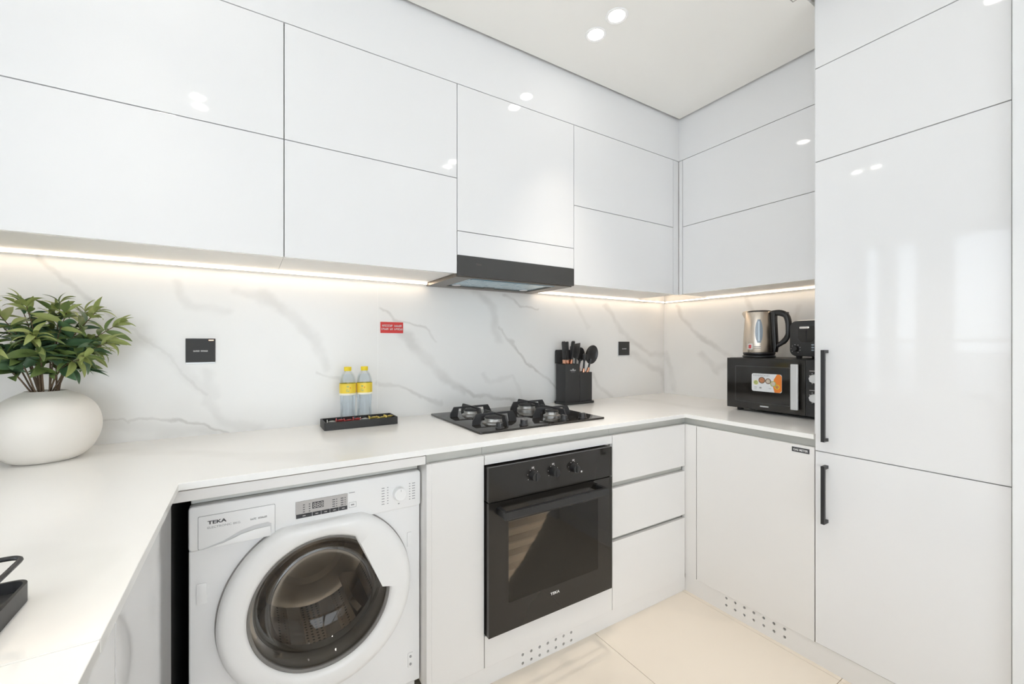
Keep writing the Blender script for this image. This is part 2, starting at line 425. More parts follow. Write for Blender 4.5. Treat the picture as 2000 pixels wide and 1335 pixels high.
def carve(o, cutters):
    """boolean-cut a mesh with cylinders / boxes, applied at once"""
    bm = bmesh.new()
    for kind, a in cutters:
        if kind == 'box': bxv(bm, *a)
        else:
            (x, y, z), r, l, axis = a
            v = bmesh.ops.create_cone(bm, cap_ends=True, segments=12, radius1=r, radius2=r, depth=l)['verts']
            bmesh.ops.transform(bm, verts=v, matrix=Matrix.Translation((x, y, z)) @ (Matrix.Rotation(R(90), 4, 'X') if axis == 'Y' else Matrix.Rotation(R(90), 4, 'Y')))
    me = bpy.data.meshes.new('cut'); bm.to_mesh(me); bm.free(); me.transform(Matrix.Translation(-CUR))
    c = bpy.data.objects.new('cut', me); col.objects.link(c); c.location = o.location if o.parent is None else CUR
    md = o.modifiers.new('cut', 'BOOLEAN'); md.object = c; md.solver = 'EXACT'
    bpy.context.view_layer.update()
    dg = bpy.context.evaluated_depsgraph_get()
    nm = bpy.data.meshes.new_from_object(o.evaluated_get(dg))
    o.modifiers.clear(); o.data = nm; bpy.data.objects.remove(c, do_unlink=True)
    return o
G = 0.0016      # half the gap between neighbouring doors

# ================================================================== the room
ZC = 2.622
LX, RY, LBY = -3.2, -2.6, 3.2          # window wall, rear wall, living-room back wall
floor = struct(box('floor', (LX - 0.15, 2.75, RY - 0.15, LBY + 0.15, -0.12, -0.006), 'grout'), 'cream stone floor')
TW, TH = 0.60, 1.20
tile_me = None
ix0, iy0 = -8, -3
for i in range(ix0, 3):
    for j in range(iy0, 3):
        x0, y0 = 1.28 + TW * i, 0.70 + TH * j
        x1, y1 = min(x0 + TW, 2.60), min(y0 + TH, LBY)
        x0, y0 = max(x0, LX), max(y0, RY)
        if x1 - x0 < 0.02 or y1 - y0 < 0.02: continue
        box('tile', (x0 + 0.001, x1 - 0.001, y0 + 0.001, y1 - 0.001, -0.006, 0.0), 'tile', floor)
wb = struct(box('wall_back', (-0.80, 2.75, 2.062, 2.20, 0, 2.70), 'paint'), 'white kitchen back wall behind the marble')
SPX = on_plane(738, 700, Y=MY)[0]
box('marble_panel', (-0.80, SPX - 0.0014, MY, 2.062, 0.70, 1.62), 'marble_back', wb)
box('marble_panel', (SPX + 0.0014, 2.60, MY, 2.062, 0.70, 1.62), 'marble_back', wb)
box('joint_line', (SPX - 0.0014, SPX + 0.0014, MY + 0.001, 2.062, 0.70, 1.62), 'joint', wb)
wr = struct(box('wall_right', (2.597, 2.75, RY, 2.062, 0, 2.70), 'paint'), 'white kitchen right wall')
box('marble_panel', (MX, 2.597, 0.80, MY - 0.0005, 0.70, 1.62), 'marble_right', wr)
struct(box('wall_front', (1.878, 2.597, RY, 0.279, 0, 2.70), 'paint', bev=0.002), 'pale painted wall beside the tall cabinet')
struct(box('wall_return', (-0.83, -0.80, 1.62, LBY, 0, 2.70), 'paint'))
struct(box('wall_living', (LX - 0.15, -0.83, LBY, LBY + 0.15, 0, 2.70), 'paint'))
rear_fill_panes = [(-1.95 + 0.80 * k, -1.95 + 0.80 * k + 0.75) for k in range(4)]  # unseen rear windows, added for frontal light on the cabinets
RT = 2.10
rx0, rx1 = rear_fill_panes[0][0], rear_fill_panes[-1][1]
struct(boxes('wall_rear', [(LX - 0.15, rx0, RY - 0.15, RY, 0, 2.70), (rx1, 2.75, RY - 0.15, RY, 0, 2.70), (rx0, rx1, RY - 0.15, RY, RT, 2.70), (rx0, rx1, RY - 0.15, RY, 0, 0.12)] +
       [(p[1], q[0], RY - 0.15, RY, 0.12, RT) for p, q in zip(rear_fill_panes, rear_fill_panes[1:])], 'paint'))
for k, (a, b) in enumerate(rear_fill_panes):
    fr = struct(boxes('window_%d' % (k + 11), [(a, a + 0.03, RY - 0.10, RY - 0.05, 0.12, RT), (b - 0.03, b, RY - 0.10, RY - 0.05, 0.12, RT), (a + 0.03, b - 0.03, RY - 0.10, RY - 0.05, 0.12, 0.16), (a + 0.03, b - 0.03, RY - 0.10, RY - 0.05, RT - 0.04, RT)], 'white_plastic'))  # frame of an added rear window, out of view
    box('pane', (a + 0.03, b - 0.03, RY - 0.078, RY - 0.072, 0.16, RT - 0.04), 'pane', fr)
# window wall: piers between tall panes; the last three unseen, added for more daylight
panes = [(2.18, 2.36), (1.80, 2.04), (1.02, 1.52), (-0.25, 0.85), (-1.38, -0.30), (-2.5, -1.43)]
wl = []
edges = [RY - 0.15] + [e for p in sorted(panes) for e in p] + [LBY + 0.15]
for a, b in zip(edges[::2], edges[1::2]): wl.append((LX - 0.15, LX, a, b, 0, 2.70))
for a, b in panes: wl.append((LX - 0.15, LX, a, b, 2.56, 2.70)); wl.append((LX - 0.15, LX, a, b, 0, 0.12))
wleft = struct(boxes('wall_left', wl, 'paint'))
for k, (a, b) in enumerate(panes):
    fr = struct(boxes('window_%d' % (k + 1), [(LX - 0.10, LX - 0.05, a, a + 0.03, 0.12, 2.56), (LX - 0.10, LX - 0.05, b - 0.03, b, 0.12, 2.56),
                (LX - 0.10, LX - 0.05, a + 0.03, b - 0.03, 0.12, 0.16), (LX - 0.10, LX - 0.05, a + 0.03, b - 0.03, 2.52, 2.56), (LX - 0.10, LX - 0.05, a + 0.03, b - 0.03, 1.28, 1.32)], 'silver'))
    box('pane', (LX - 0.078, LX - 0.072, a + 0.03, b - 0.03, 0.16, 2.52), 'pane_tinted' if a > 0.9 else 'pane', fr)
struct(box('balcony_parapet', (LX - 1.6, LX - 1.5, RY - 1, LBY + 1, -0.12, 1.15), 'paint'), 'balcony parapet outside the windows')
struct(box('balcony_floor', (LX - 1.6, LX - 0.15, RY - 1, LBY + 1, -0.12, -0.02), 'grout'))
# ceiling with a shadow gap along the cabinets
g = 0.019
cp = [(LX, RY), (1.878 - g, RY), (1.878 - g, 0.791 + g), (2.235 - g, 0.791 + g), (2.235 - g, 1.665 - g), (-0.83 - g, 1.665 - g), (-0.83 - g, LBY), (LX, LBY)]
ceil = struct(prism('ceiling', cp, 'XY', ZC, ZC + 0.03, 'ceil', smooth=False), 'warm white plaster ceiling')
boxes('access_hatch', [(1.50, 1.842, 0.842, 0.845, ZC - 0.0012, ZC), (1.50, 1.842, 0.50, 0.503, ZC - 0.0012, ZC), (1.50, 1.503, 0.503, 0.842, ZC - 0.0012, ZC), (1.839, 1.842, 0.503, 0.842, ZC - 0.0012, ZC)], 'gap', ceil)
struct(box('roof_slab', (LX - 0.15, 2.75, RY - 0.15, LBY + 0.15, 2.70, 2.85), 'gap'))
struct(boxes('trim_1', [(-0.83, 2.235, 1.665, 1.68, 2.375 + G, 2.66), (2.235, 2.25, 0.791, 1.68, 2.375 + G, 2.66)], 'gloss'), 'white gloss fascia above the wall cabinets')
struct(boxes('trim_2', [(-0.83, 2.25, 1.655, 1.665, ZC + 0.022, 2.66), (2.225, 2.235, 0.80, 1.665, ZC + 0.022, 2.66), (1.868, 1.878, RY, 0.80, ZC + 0.032, 2.66)], 'gap'), 'grey shadow gap at the ceiling edge')
for a, b, rear in [(a, b, 0) for a, b in panes] + [(a, b, 1) for a, b in rear_fill_panes]:
    ld = bpy.data.lights.new('window_portal', 'AREA'); ld.shape = 'RECTANGLE'; ld.size = b - a; ld.size_y = 2.4; ld.energy = 1
    ld.cycles.is_portal = True
    lo = bpy.data.objects.new('window_portal', ld); col.objects.link(lo)
    lo.location = ((a + b) / 2, RY - 0.16, 1.34) if rear else (LX - 0.16, (a + b) / 2, 1.34); lo.rotation_euler = (R(90), 0, 0 if rear else R(-90))

# ================================================================== ceiling spots
spots = []
for cx, ys, where in ((1.297, (1.265, 1.39), 'above the oven aisle'), (1.297, (0.305, 0.41), 'in front of the tall cabinet'),
                      (-0.24, (0.32, 0.435), 'above the left worktop leg'), (-0.30, (1.29, 1.41), 'above the washing machine corner'),
                      ):
    for y in ys:
        t = thing('ceiling_spot', 'lit round ceiling spot %s, %s' % (where, 'nearer the back wall cabinets' if y == max(ys) else 'farther from the back wall cabinets'), 'ceiling light', (cx, y, ZC), 0, 'paired recessed ceiling spots')
        lathe('trim_ring', [(0.034, -0.001), (0.044, -0.003), (0.047, 0.0), (0.036, 0.004), (0.034, 0.004)], (cx, y, ZC - 0.0005), 'white_plastic', t, seg=28, cap=False)
        lathe('lens', [(0.0, -0.0005), (0.034, -0.0005), (0.034, 0.002)], (cx, y, ZC - 0.0008), 'lens', t, seg=24, cap=False)
        ld = bpy.data.lights.new('spot_light', 'AREA'); ld.shape = 'DISK'; ld.size = 0.06; ld.energy = SPOT_W * (0.22 if cx < -0.27 else 0.7 if cx < 0 else 1.0); ld.color = (1.0, 0.91, 0.80); ld.spread = R(60)
        lo = bpy.data.objects.new('spot_light', ld); col.objects.link(lo); lo.parent = t; lo.location = (0, 0, -0.004)

# ================================================================== wall cabinets, back run
YU, XU, ZB, ZM, ZT = 1.665, 2.235, 1.565, 1.970, 2.375
DT = 0.018
def upper_back(x0, x1, label, rows, zb=ZB):
    t = thing('wall_cabinet', label, 'cabinet', ((x0 + x1) / 2, MY, zb), 0, 'wall cabinets over the back worktop')
    box('body', (x0 + 0.0005, x1 - 0.0005, YU + DT + 0.001, MY - 0.0005, zb + 0.002, ZT), 'carcass', t)
    for a, b in rows:
        box('door', (x0 + G, x1 - G, YU, YU + DT, a + G, b - G), 'gloss', t, bev=0.0008)
    return t
upper_back(-0.80, 0.103, 'wide glossy white wall cabinet above the leafy plant', [(ZB - 0.004, ZM), (ZM, ZT)])
upper_back(0.103, 0.757, 'glossy white wall cabinet above the water bottles, beside the hood', [(ZB - 0.004, ZM), (ZM, ZT)])
t = upper_back(0.757, 1.404, 'glossy white wall cabinet housing the extractor hood', [(1.746, ZT)], 1.68)
box('fixed_panel', (0.757 + G, 1.404 - G, YU, YU + DT, 1.643, 1.746 - G), 'gloss', t, bev=0.0008)
t = upper_back(1.404, 2.183, 'glossy white wall cabinet between the hood and the corner', [(ZB - 0.004, ZM - 0.004), (ZM - 0.004, ZT)])
box('corner_filler', (2.183 + G, 2.233, YU + 0.001, YU + DT, ZB - 0.004, ZT - G), 'gloss', t)
box('corner_body', (2.1825, 2.255, YU + DT + 0.001, MY - 0.0005, ZB + 0.002, ZT), 'carcass', t)
# right run
t = thing('wall_cabinet', 'glossy white wall cabinet above the microwave and kettle', 'cabinet', (MX, 1.2, ZB))
box('body', (XU + DT + 0.001, MX - 0.0005, 0.793, 1.682, ZB + 0.002, ZT), 'carcass', t)
box('corner_filler', (XU, XU + DT, 1.639 + G, 1.664, ZB - 0.004, ZT - G), 'gloss', t)
box('door', (XU, XU + DT, 0.795, 1.639 - G, ZB - 0.004 + G, ZM - G), 'gloss', t, bev=0.0008)
box('door', (XU, XU + DT, 0.795, 1.639 - G, ZM + G, ZT - G), 'gloss', t, bev=0.0008)
# under-cabinet light strips
def strip(b, hb, label):
    t = thing('light_strip', label, 'light strip', (hb[0], hb[2], hb[4]), 0, 'warm LED strips under the wall cabinets')
    box('diffuser', b, 'led', t); box('profile', hb, 'alu', t)
zs = 1.5645
strip((-0.79, 0.755, 2.020, 2.028, zs - 0.006, zs - 0.0005), (-0.79, 0.755, 2.0285, 2.034, zs - 0.007, zs), 'warm lit LED strip under the wall cabinets left of the hood')
strip((1.42, 2.55, 2.020, 2.028, zs - 0.006, zs - 0.0005), (1.42, 2.55, 2.0285, 2.034, zs - 0.007, zs), 'warm lit LED strip between the hood and the corner')
strip((2.555, 2.563, 0.80, 2.015, zs - 0.006, zs - 0.0005), (2.5635, 2.569, 0.80, 2.015, zs - 0.007, zs), 'warm lit LED strip above the kettle on the right wall')

# ================================================================== extractor hood
t = thing('extractor_hood', 'slim graphite extractor hood with blue film still on its filter', 'hood', (1.08, 1.86, 1.555))
box('visor', (0.757 + 0.001, 1.404 - 0.001, YU - 0.003, YU + 0.016, 1.555, 1.642), 'hood_front', t, bev=0.0015)
boxes('frame', [(0.760, 1.402, YU + 0.016, 1.72, 1.551, 1.575), (0.760, 1.402, 1.985, 2.043, 1.551, 1.575), (0.760, 0.84, 1.72, 1.985, 1.551, 1.575), (1.322, 1.402, 1.72, 1.985, 1.551, 1.575)], 'hood_body', t, bev=0.001)
box('casing', (0.765, 1.398, YU + 0.02, 2.042, 1.575, 1.679), 'hood_body', t)
f = box('filter', (0.8405, 1.3215, 1.7205, 1.9845, 1.556, 1.570), 'film', t)
box('film_edge', (0.85, 1.31, 1.705, 1.728, 1.5495, 1.5508), 'teal', f)
for x in (0.88, 1.28): disc('lamp', (x, 1.945, 0), 0.022, 1.5525, 1.5562, 'silver', t, 'Z', 20)
box('filter_latch', (1.05, 1.11, 1.965, 1.98, 1.552, 1.5565), 'hood_body', f)
text('logo', 'TEKA', (0.845, YU - 0.0034, 1.605), 'hood_body', t, width=0.028)

# ================================================================== base run
YB, XB = 1.375, 1.897          # faces of the base doors
ZD = 0.850                     # top of the base doors
WT, WB = 0.903, 0.884          # worktop top and underside
t = thing('worktop', 'white marble-look worktop running round three sides of the kitchen', 'worktop', (1.0, 1.7, WB))
wy, wx, wlx = 1.370, 1.893, -0.153
outline = [(-0.80, 0.7005), (wlx, 0.7005), (wlx, wy), (wx, wy), (wx, 0.793), (MX - 0.001, 0.793), (MX - 0.001, MY - 0.001), (-0.80, MY - 0.001)]
prism('slab', outline, 'XY', WB, WT, 'quartz', t, bev=0.0012, smooth=False)
box('slab', (-0.80, wlx, -0.70, 0.6975, WB, WT), 'quartz', t, bev=0.0012)
box('joint', (-0.80, wlx - 0.001, 0.6975, 0.7005, WB, WT + 0.0002), 'joint', t)

def channel_back(x0, x1, parent):
    boxes('grip_channel', [(x0, x1, YB + 0.022, YB + 0.026, ZD - 0.014, WB - 0.0005), (x0, x1, YB + 0.001, YB + 0.022, ZD - 0.014, ZD - 0.010)], 'alu', parent)
# narrow filler cabinet
t = thing('base_cabinet', 'narrow white base cabinet between the washing machine and the oven', 'cabinet', (0.62, 1.7, 0.07))
box('body', (0.513, 0.7335, YB + 0.028, MY - 0.001, 0.07, WB - 0.001), 'carcass', t)
box('side_panel', (0.5125, 0.5285, YB + 0.002, YB + 0.027, 0.07, ZD - 0.001), 'satin', t)
box('door', (0.530, 0.734 - G, YB, YB + DT, 0.068, ZD), 'satin', t, bev=0.001)
box('door_edge', (0.5125, 0.5297, YB + 0.0005, YB + 0.0018, 0.068, ZD), 'satin', t)
channel_back(0.513, 0.7338, t)
# oven housing
t = thing('oven_housing', 'white cabinet built around the black oven', 'cabinet', (1.06, 1.7, 0.07))
boxes('body', [(0.735, 0.752, YB + 0.028, MY - 0.001, 0.07, WB - 0.001), (1.363, 1.380, YB + 0.028, MY - 0.001, 0.07, WB - 0.001), (0.752, 1.363, 2.03, MY - 0.001, 0.07, WB - 0.001), (0.752, 1.363, YB + 0.028, 2.03, 0.07, 0.17)], 'carcass', t)
box('top_rail', (0.734 + G, 1.381 - G, YB, YB + DT, 0.815, ZD), 'satin', t, bev=0.001)
box('lower_panel', (0.734 + G, 1.381 - G, YB, YB + DT, 0.068, 0.186), 'satin', t, bev=0.001)
channel_back(0.735, 1.3805, t)
# drawers
t = thing('drawer_cabinet', 'white base cabinet with three stacked drawers beside the oven', 'cabinet', (1.63, 1.7, 0.07))
box('body', (1.382, 1.893, YB + 0.028, MY - 0.001, 0.07, WB - 0.001), 'carcass', t)
for a, b in ((0.638, ZD), (0.390, 0.612), (0.068, 0.372)):
    box('drawer', (1.381 + G, 1.894, YB, YB + DT, a, b), 'satin', t, bev=0.001)
boxes('drawer_channel', [(1.383, 1.893, YB + 0.0205, YB + 0.0275, 0.595, 0.655), (1.383, 1.893, YB + 0.0205, YB + 0.0275, 0.36, 0.405)], 'alu', t)
channel_back(1.3815, 1.8935, t)
# gas-meter cabinet on the right run
t = thing('gas_meter_cabinet', 'white base cabinet under the microwave with a gas meter label', 'cabinet', (2.2, 1.1, 0.07))
box('body', (XB + 0.028, MX - 0.001, 0.793, YB + 0.026, 0.07, WB - 0.001), 'carcass', t)
box('corner_filler', (XB, XB + DT, 1.311 + G, YB + 0.019, 0.085, ZD), 'satin', t)
box('door', (XB, XB + DT, 0.791 + G, 1.311 - G, 0.085, ZD), 'satin', t, bev=0.001)
boxes('grip_channel', [(XB + 0.022, XB + 0.026, 0.793, YB + 0.022, ZD - 0.014, WB - 0.0005), (XB + 0.001, XB + 0.022, 0.793, YB + 0.001, ZD - 0.014, ZD - 0.010), (1.894, XB + 0.022, YB + 0.022, YB + 0.0255, ZD - 0.014, WB - 0.0005)], 'alu', t)
lb = box('name_plate', (XB - 0.0015, XB - 0.0002, 0.809, 0.873, 0.821, 0.840), 'dark_print', t)
text('lettering', 'GAS METER', (XB - 0.0018, 0.868, 0.8262), 'white_print', lb, width=0.054, height=0.009, face='-X', bold=0.02)
# plinths with ventilation holes
at()
p = struct(box('baseboard_back', (0.5125, XB + 0.004, YB + 0.004, YB + 0.016, 0, 0.0665), 'satin'), 'white plinth under the oven and drawers')
carve(p, [('cyl', ((0.905 + 0.0405 * k, YB + 0.008, z), 0.006, 0.05, 'Y')) for k in range(7) for z in (0.018, 0.051)])
box('hole_backing', (0.88, 1.18, YB + 0.0165, YB + 0.019, 0.005, 0.062), 'dark', p)
p = struct(box('baseboard_right', (XB + 0.004, XB + 0.016, 0.281, YB + 0.0035, 0, 0.0835), 'satin'), 'white plinth under the gas meter cabinet and tall cabinet')
carve(p, [('cyl', ((XB + 0.008, 1.158 - 0.0424 * k, z), 0.006, 0.05, 'X')) for k in range(7) for z in (0.036, 0.069)])
box('hole_backing', (XB + 0.0165, XB + 0.019, 0.88, 1.18, 0.02, 0.08), 'dark', p)

# ================================================================== tall fridge cabinet
t = thing('tall_cabinet', 'tall glossy white fridge cabinet with black bar handles', 'cabinet', (2.2, 0.54, 0.09))
y0, y1 = 0.281, 0.790
box('body', (XB + DT + 0.0015, MX + 0.01, y0, y1, 0.085, 2.65), 'carcass', t)
box('side_panel', (XB, XB + DT + 0.001, y1 - 0.0015, y1 + 0.0005, 0.905, 2.65), 'gloss', t)
for nm, a, b in (('top_panel', 2.343, 2.66), ('door', 1.975, 2.343), ('door', 0.8405, 1.975), ('door', 0.085, 0.8405)):
    d = box(nm, (XB, XB + DT, y0 + G, y1 - G, a + G, b - G), 'gloss' if nm != 'door' or a > 0.5 else 'gloss', t, bev=0.0008)
    for za, zb in ((0.885, 1.237), (0.571, 0.792)):
        if a < za and zb < b and nm == 'door':
            boxes('handle', [(XB - 0.036, XB - 0.024, 0.744, 0.756, za, zb), (XB - 0.024, XB - 0.0003, 0.744, 0.756, za, za + 0.012), (XB - 0.024, XB - 0.0003, 0.744, 0.756, zb - 0.012, zb)], 'black_metal', d)

# ================================================================== left leg cabinets
PX = -0.168
for a, b, lab in ((0.842, 1.368, 'white base cabinet of the left worktop leg next to the washing machine'), (0.30, 0.840, 'white base cabinet of the left worktop leg past the door joint'), (-0.69, 0.298, 'long white base cabinet at the end of the left worktop leg')):
    t = thing('leg_cabinet', lab, 'cabinet', (-0.48, (a + b) / 2, 0.07))
    box('body', (-0.79, PX - DT - 0.001, a + 0.0005, b - 0.0005, 0.0, WB - 0.001), 'carcass', t)
    box('door', (PX - DT, PX, a + G, b - G, 0.07, 0.862), 'gloss', t, bev=0.0008)
t = thing('corner_cabinet', 'white blind corner cabinet beneath the plant', 'cabinet', (-0.48, 1.7, 0.0))
box('body', (-0.79, -0.178, 1.3695, MY - 0.001, 0.0, WB - 0.001), 'carcass', t)
box('side_sheet', (-0.1775, -0.172, 1.376, MY - 0.001, 0.0, WB - 0.001), 'dark', t)  # black sheet facing the gap beside the washing machine
# rail and dark niche around the washer
t = thing('washer_rail', 'white rail under the worktop above the washing machine', 'rail', (0.17, 1.385, 0.851))
box('rail', (-0.1715, 0.510, 1.379, 1.397, 0.851, WB - 0.0045), 'satin', t, bev=0.001)
box('end_cap', (0.5102, 0.5122, 1.379, 1.397, 0.849, WB - 0.002), 'reveal', t)
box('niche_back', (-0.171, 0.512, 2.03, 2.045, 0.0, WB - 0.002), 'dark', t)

# ================================================================== washing machine
YW = 1.430
t = thing('washing_machine', 'white built-in front-loading washing machine with round glass door', 'washing machine', (0.185, 1.7, 0.0))
wx0, wx1 = -0.139, 0.507
CXW, CZW, RG, RO = 0.194, 0.472, 0.200, 0.272
b = box('body', (wx0, wx1, YW, 1.985, 0.09, 0.7005), 'white_steel', t, bev=0.004)
carve(b, [('cyl', ((CXW, 1.60, CZW), 0.218, 0.5, 'Y'))])
bm_pts = rrect(wx0, wx1, 0.700, 0.822, 0.010, 4)
prism('control_panel', bm_pts, 'XZ', YW - 0.010, YW + 0.03, 'white_plastic', t, bev=0.006, seg=3)
box('top_plate', (wx0 + 0.004, wx1 - 0.004, YW + 0.012, 1.985, 0.8225, 0.834), 'alu', t, bev=0.002)
box('top_edge', (wx0 + 0.004, wx1 - 0.004, YW + 0.03, 1.985, 0.701, 0.822), 'white_steel', t)
box('kick_plate', (wx0 + 0.01, wx1 - 0.012, YW + 0.022, 1.9, 0.0, 0.0895), 'white_plastic', t)
YP = YW - 0.010
# detergent drawer
d = prism('detergent_drawer', rrect(-0.117, 0.064, 0.7035, 0.792, 0.003, 2), 'XZ', YP - 0.0022, YP + 0.004, 'white_plastic', t, bev=0.0012)
prism('outline', rrect(-0.1178, 0.0648, 0.7027, 0.7928, 0.003, 2), 'XZ', YP - 0.0006, YP + 0.003, 'grey_print', d)
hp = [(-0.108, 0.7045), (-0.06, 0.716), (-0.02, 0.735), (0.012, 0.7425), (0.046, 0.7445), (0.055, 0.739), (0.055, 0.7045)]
prism('grip_shading', hp, 'XZ', YP - 0.0029, YP - 0.0022, 'recess_shade_grey', d)  # flat plate; the shading of the recess is painted as grey
hp2 = [(-0.105, 0.7042), (-0.06, 0.7125), (-0.018, 0.7265), (0.014, 0.7325), (0.053, 0.7335), (0.055, 0.7042)]
prism('grip_lip', hp2, 'XZ', YP - 0.008, YP - 0.0029, 'white_plastic', d, bev=0.002)
text('logo', 'TEKA', (-0.096, YP - 0.0028, 0.7685), 'dark_print', d, width=0.043, height=0.0095, bold=0.03)
text('lettering', 'ELECTRONIC 8KG', (-0.097, YP - 0.0028, 0.7565), 'grey_print', d, width=0.075, height=0.0055)
strokes('model_lettering', 0.003, 0.044, YP - 0.0024, 0.7585, 0.005, (4, 6), 'grey_print', d, 5)
# display
ds = box('display', (0.118, 0.266, YP - 0.0022, YP + 0.002, 0.748, 0.7865), 'lcd', t, bev=0.0008)
bx_ = [0.1185, 0.1635, 0.1885, 0.2135, 0.2395, 0.2655]
for k in range(5):
    bt = box('touch_key', (bx_[k] + 0.0007, bx_[k + 1] - 0.0007, YP - 0.0028, YP - 0.0001, 0.7365, 0.7478), 'dark_print', ds)
    box('key_mark', ((bx_[k] + bx_[k + 1]) / 2 - 0.004, (bx_[k] + bx_[k + 1]) / 2 + 0.004, YP - 0.0031, YP - 0.0029, 0.7410, 0.7435), 'lcd', ds)
dg_ = box('digit_field', (0.1635, 0.1955, YP - 0.0027, YP - 0.0021, 0.7585, 0.778), 'dark_print', ds)
text('digits', '888', (0.1655, YP - 0.0030, 0.7605), 'lcd', dg_, width=0.028, height=0.0155)
marks = [(x, x + w_, YP - 0.0026, YP - 0.0021, z, z + 0.0022) for x, w_ in ((0.138, 0.005), (0.154, 0.004), (0.2205, 0.008), (0.2315, 0.003), (0.245, 0.008), (0.2565, 0.003)) for z in (0.7525, 0.7595, 0.7665, 0.7735)]
mk = boxes('programme_marks', marks, 'dark_print', ds); mk['kind'] = 'stuff'
# dial and its print
kn = lathe('dial', [(0.0, -0.026), (0.0185, -0.026), (0.021, -0.023), (0.0225, -0.003), (0.0255, -0.0005), (0.0255, 0.002)], (0.430, YP, 0.757), 'white_plastic', t, 'Y', 36)
box('pointer', (0.4295, 0.4305, YP - 0.0264, YP - 0.026, 0.768, 0.775), 'grey_print', kn)
dm = [(x, x + w_, YP - 0.0006, YP + 0.001, 0.7275 + 0.0088 * k, 0.7275 + 0.0088 * k + 0.0024) for k in range(7) for x, w_ in ((0.373, 0.009), (0.391, 0.004), (0.466, 0.004), (0.4765, 0.010))]
boxes('dial_print', dm, 'grey_print', t)['kind'] = 'stuff'
boxes('small_print', [(0.270, 0.288, YP - 0.0006, YP + 0.001, 0.785, 0.787), (0.270, 0.292, YP - 0.0006, YP + 0.001, 0.7385, 0.7393), (0.270, 0.292, YP - 0.0006, YP + 0.001, 0.7545, 0.7553), (0.270, 0.2707, YP - 0.0006, YP + 0.001, 0.7393, 0.7545), (0.2913, 0.292, YP - 0.0006, YP + 0.001, 0.7393, 0.7545), (0.276, 0.286, YP - 0.0006, YP + 0.001, 0.745, 0.749), (0.4275, 0.4325, YP - 0.0006, YP + 0.001, 0.719, 0.7225)], 'grey_print', t)['kind'] = 'stuff'
# fixing covers and hinge plate
for a in ((-0.122, -0.098, 0.55, 0.607), (0.462, 0.478, 0.562, 0.612)):
    prism('fixing_cover', rrect(*a, 0.004, 3), 'XZ', YW - 0.003, YW + 0.001, 'white_plastic', t, bev=0.001)
hg = prism('hinge_plate', rrect(0.464, 0.482, 0.145, 0.195, 0.004, 3), 'XZ', YW - 0.003, YW + 0.001, 'white_plastic', t, bev=0.001)
for z in (0.157, 0.183): disc('screw', (0.473, YW, z), 0.004, -0.005, -0.003, 'grey_print', hg, 'Y', 14)
# door: white ring with a handle tongue over the glass
n = 160
def ring_pt(k, r, tongue=False, flat=None):
    th = 2 * PI * k / n; rr = r
    deg = math.degrees(th)
    if deg > 180: deg -= 360
    if tongue and -0.5 <= deg <= 62:
        # straight grip edge between two points of the circle
        A = Vector((math.cos(R(63)) * r, math.sin(R(63)) * r)); B = Vector((0.172, 0.006))
        d = Vector((math.cos(th), math.sin(th))); e = B - A
        rr = min(r, (A.x * e.y - A.y * e.x) / (d.x * e.y - d.y * e.x))
    x, z = math.cos(th) * rr, math.sin(th) * rr
    if flat is not None and z > flat: z = flat + (z - flat) * 0.10
    return (CXW + x, CZW + z)
FL = 0.246
layers = [(RO, FL, YW - 0.0005, False), (RO, FL, YW - 0.022, False), (RO - 0.006, FL - 0.004, YW - 0.034, False), (RO - 0.022, FL - 0.016, YW - 0.040, False),
          (RG + 0.022, None, YW - 0.040, False), (RG + 0.008, None, YW - 0.037, True), (RG + 0.001, None, YW - 0.030, True), (RG + 0.0005, None, YW - 0.012, True)]
bm = bmesh.new(); rings = []
for r, fl, y, tg in layers:
    rings.append([bm.verts.new((p[0], y, p[1])) for p in (ring_pt(k, r, tg, fl) for k in range(n))])
for a, b2 in zip(rings, rings[1:]):
    for k in range(n): bm.faces.new((a[k], a[(k + 1) % n], b2[(k + 1) % n], b2[k]))
door = finish('door_ring', bm, 'white_plastic', t, smooth=True, angle=50)
# dark seam round the door, trim ring, glass bowl, gasket, drum
seam = [ring_pt(k, RO + 0.0035, False, FL + 0.003) for k in range(n)]; seam_in = [ring_pt(k, RO - 0.02, False, FL - 0.02) for k in range(n)]
prism('door_seam', seam, 'XZ', YW - 0.004, YW - 0.0003, 'reveal', t, hole=seam_in)
lathe('glass_trim', [(RG + 0.004, -0.026), (RG - 0.003, -0.030), (RG - 0.008, -0.026), (RG - 0.008, -0.012)], (CXW, YW, CZW), 'trim_grey', door, 'Y', 96, cap=False)
lathe('door_glass', [(0.0, 0.070), (0.06, 0.069), (0.11, 0.062), (0.145, 0.045), (0.165, 0.015), (0.180, -0.012), (RG - 0.006, -0.022)][::-1], (CXW, YW, CZW), 'door_glass', door, 'Y', 72, cap=False)
lathe('gasket', [(RG + 0.010, -0.006), (0.192, 0.0), (0.183, 0.012), (0.180, 0.03), (0.186, 0.05), (0.178, 0.07), (0.186, 0.085)], (CXW, YW, CZW), 'rubber', t, 'Y', 72, cap=False)
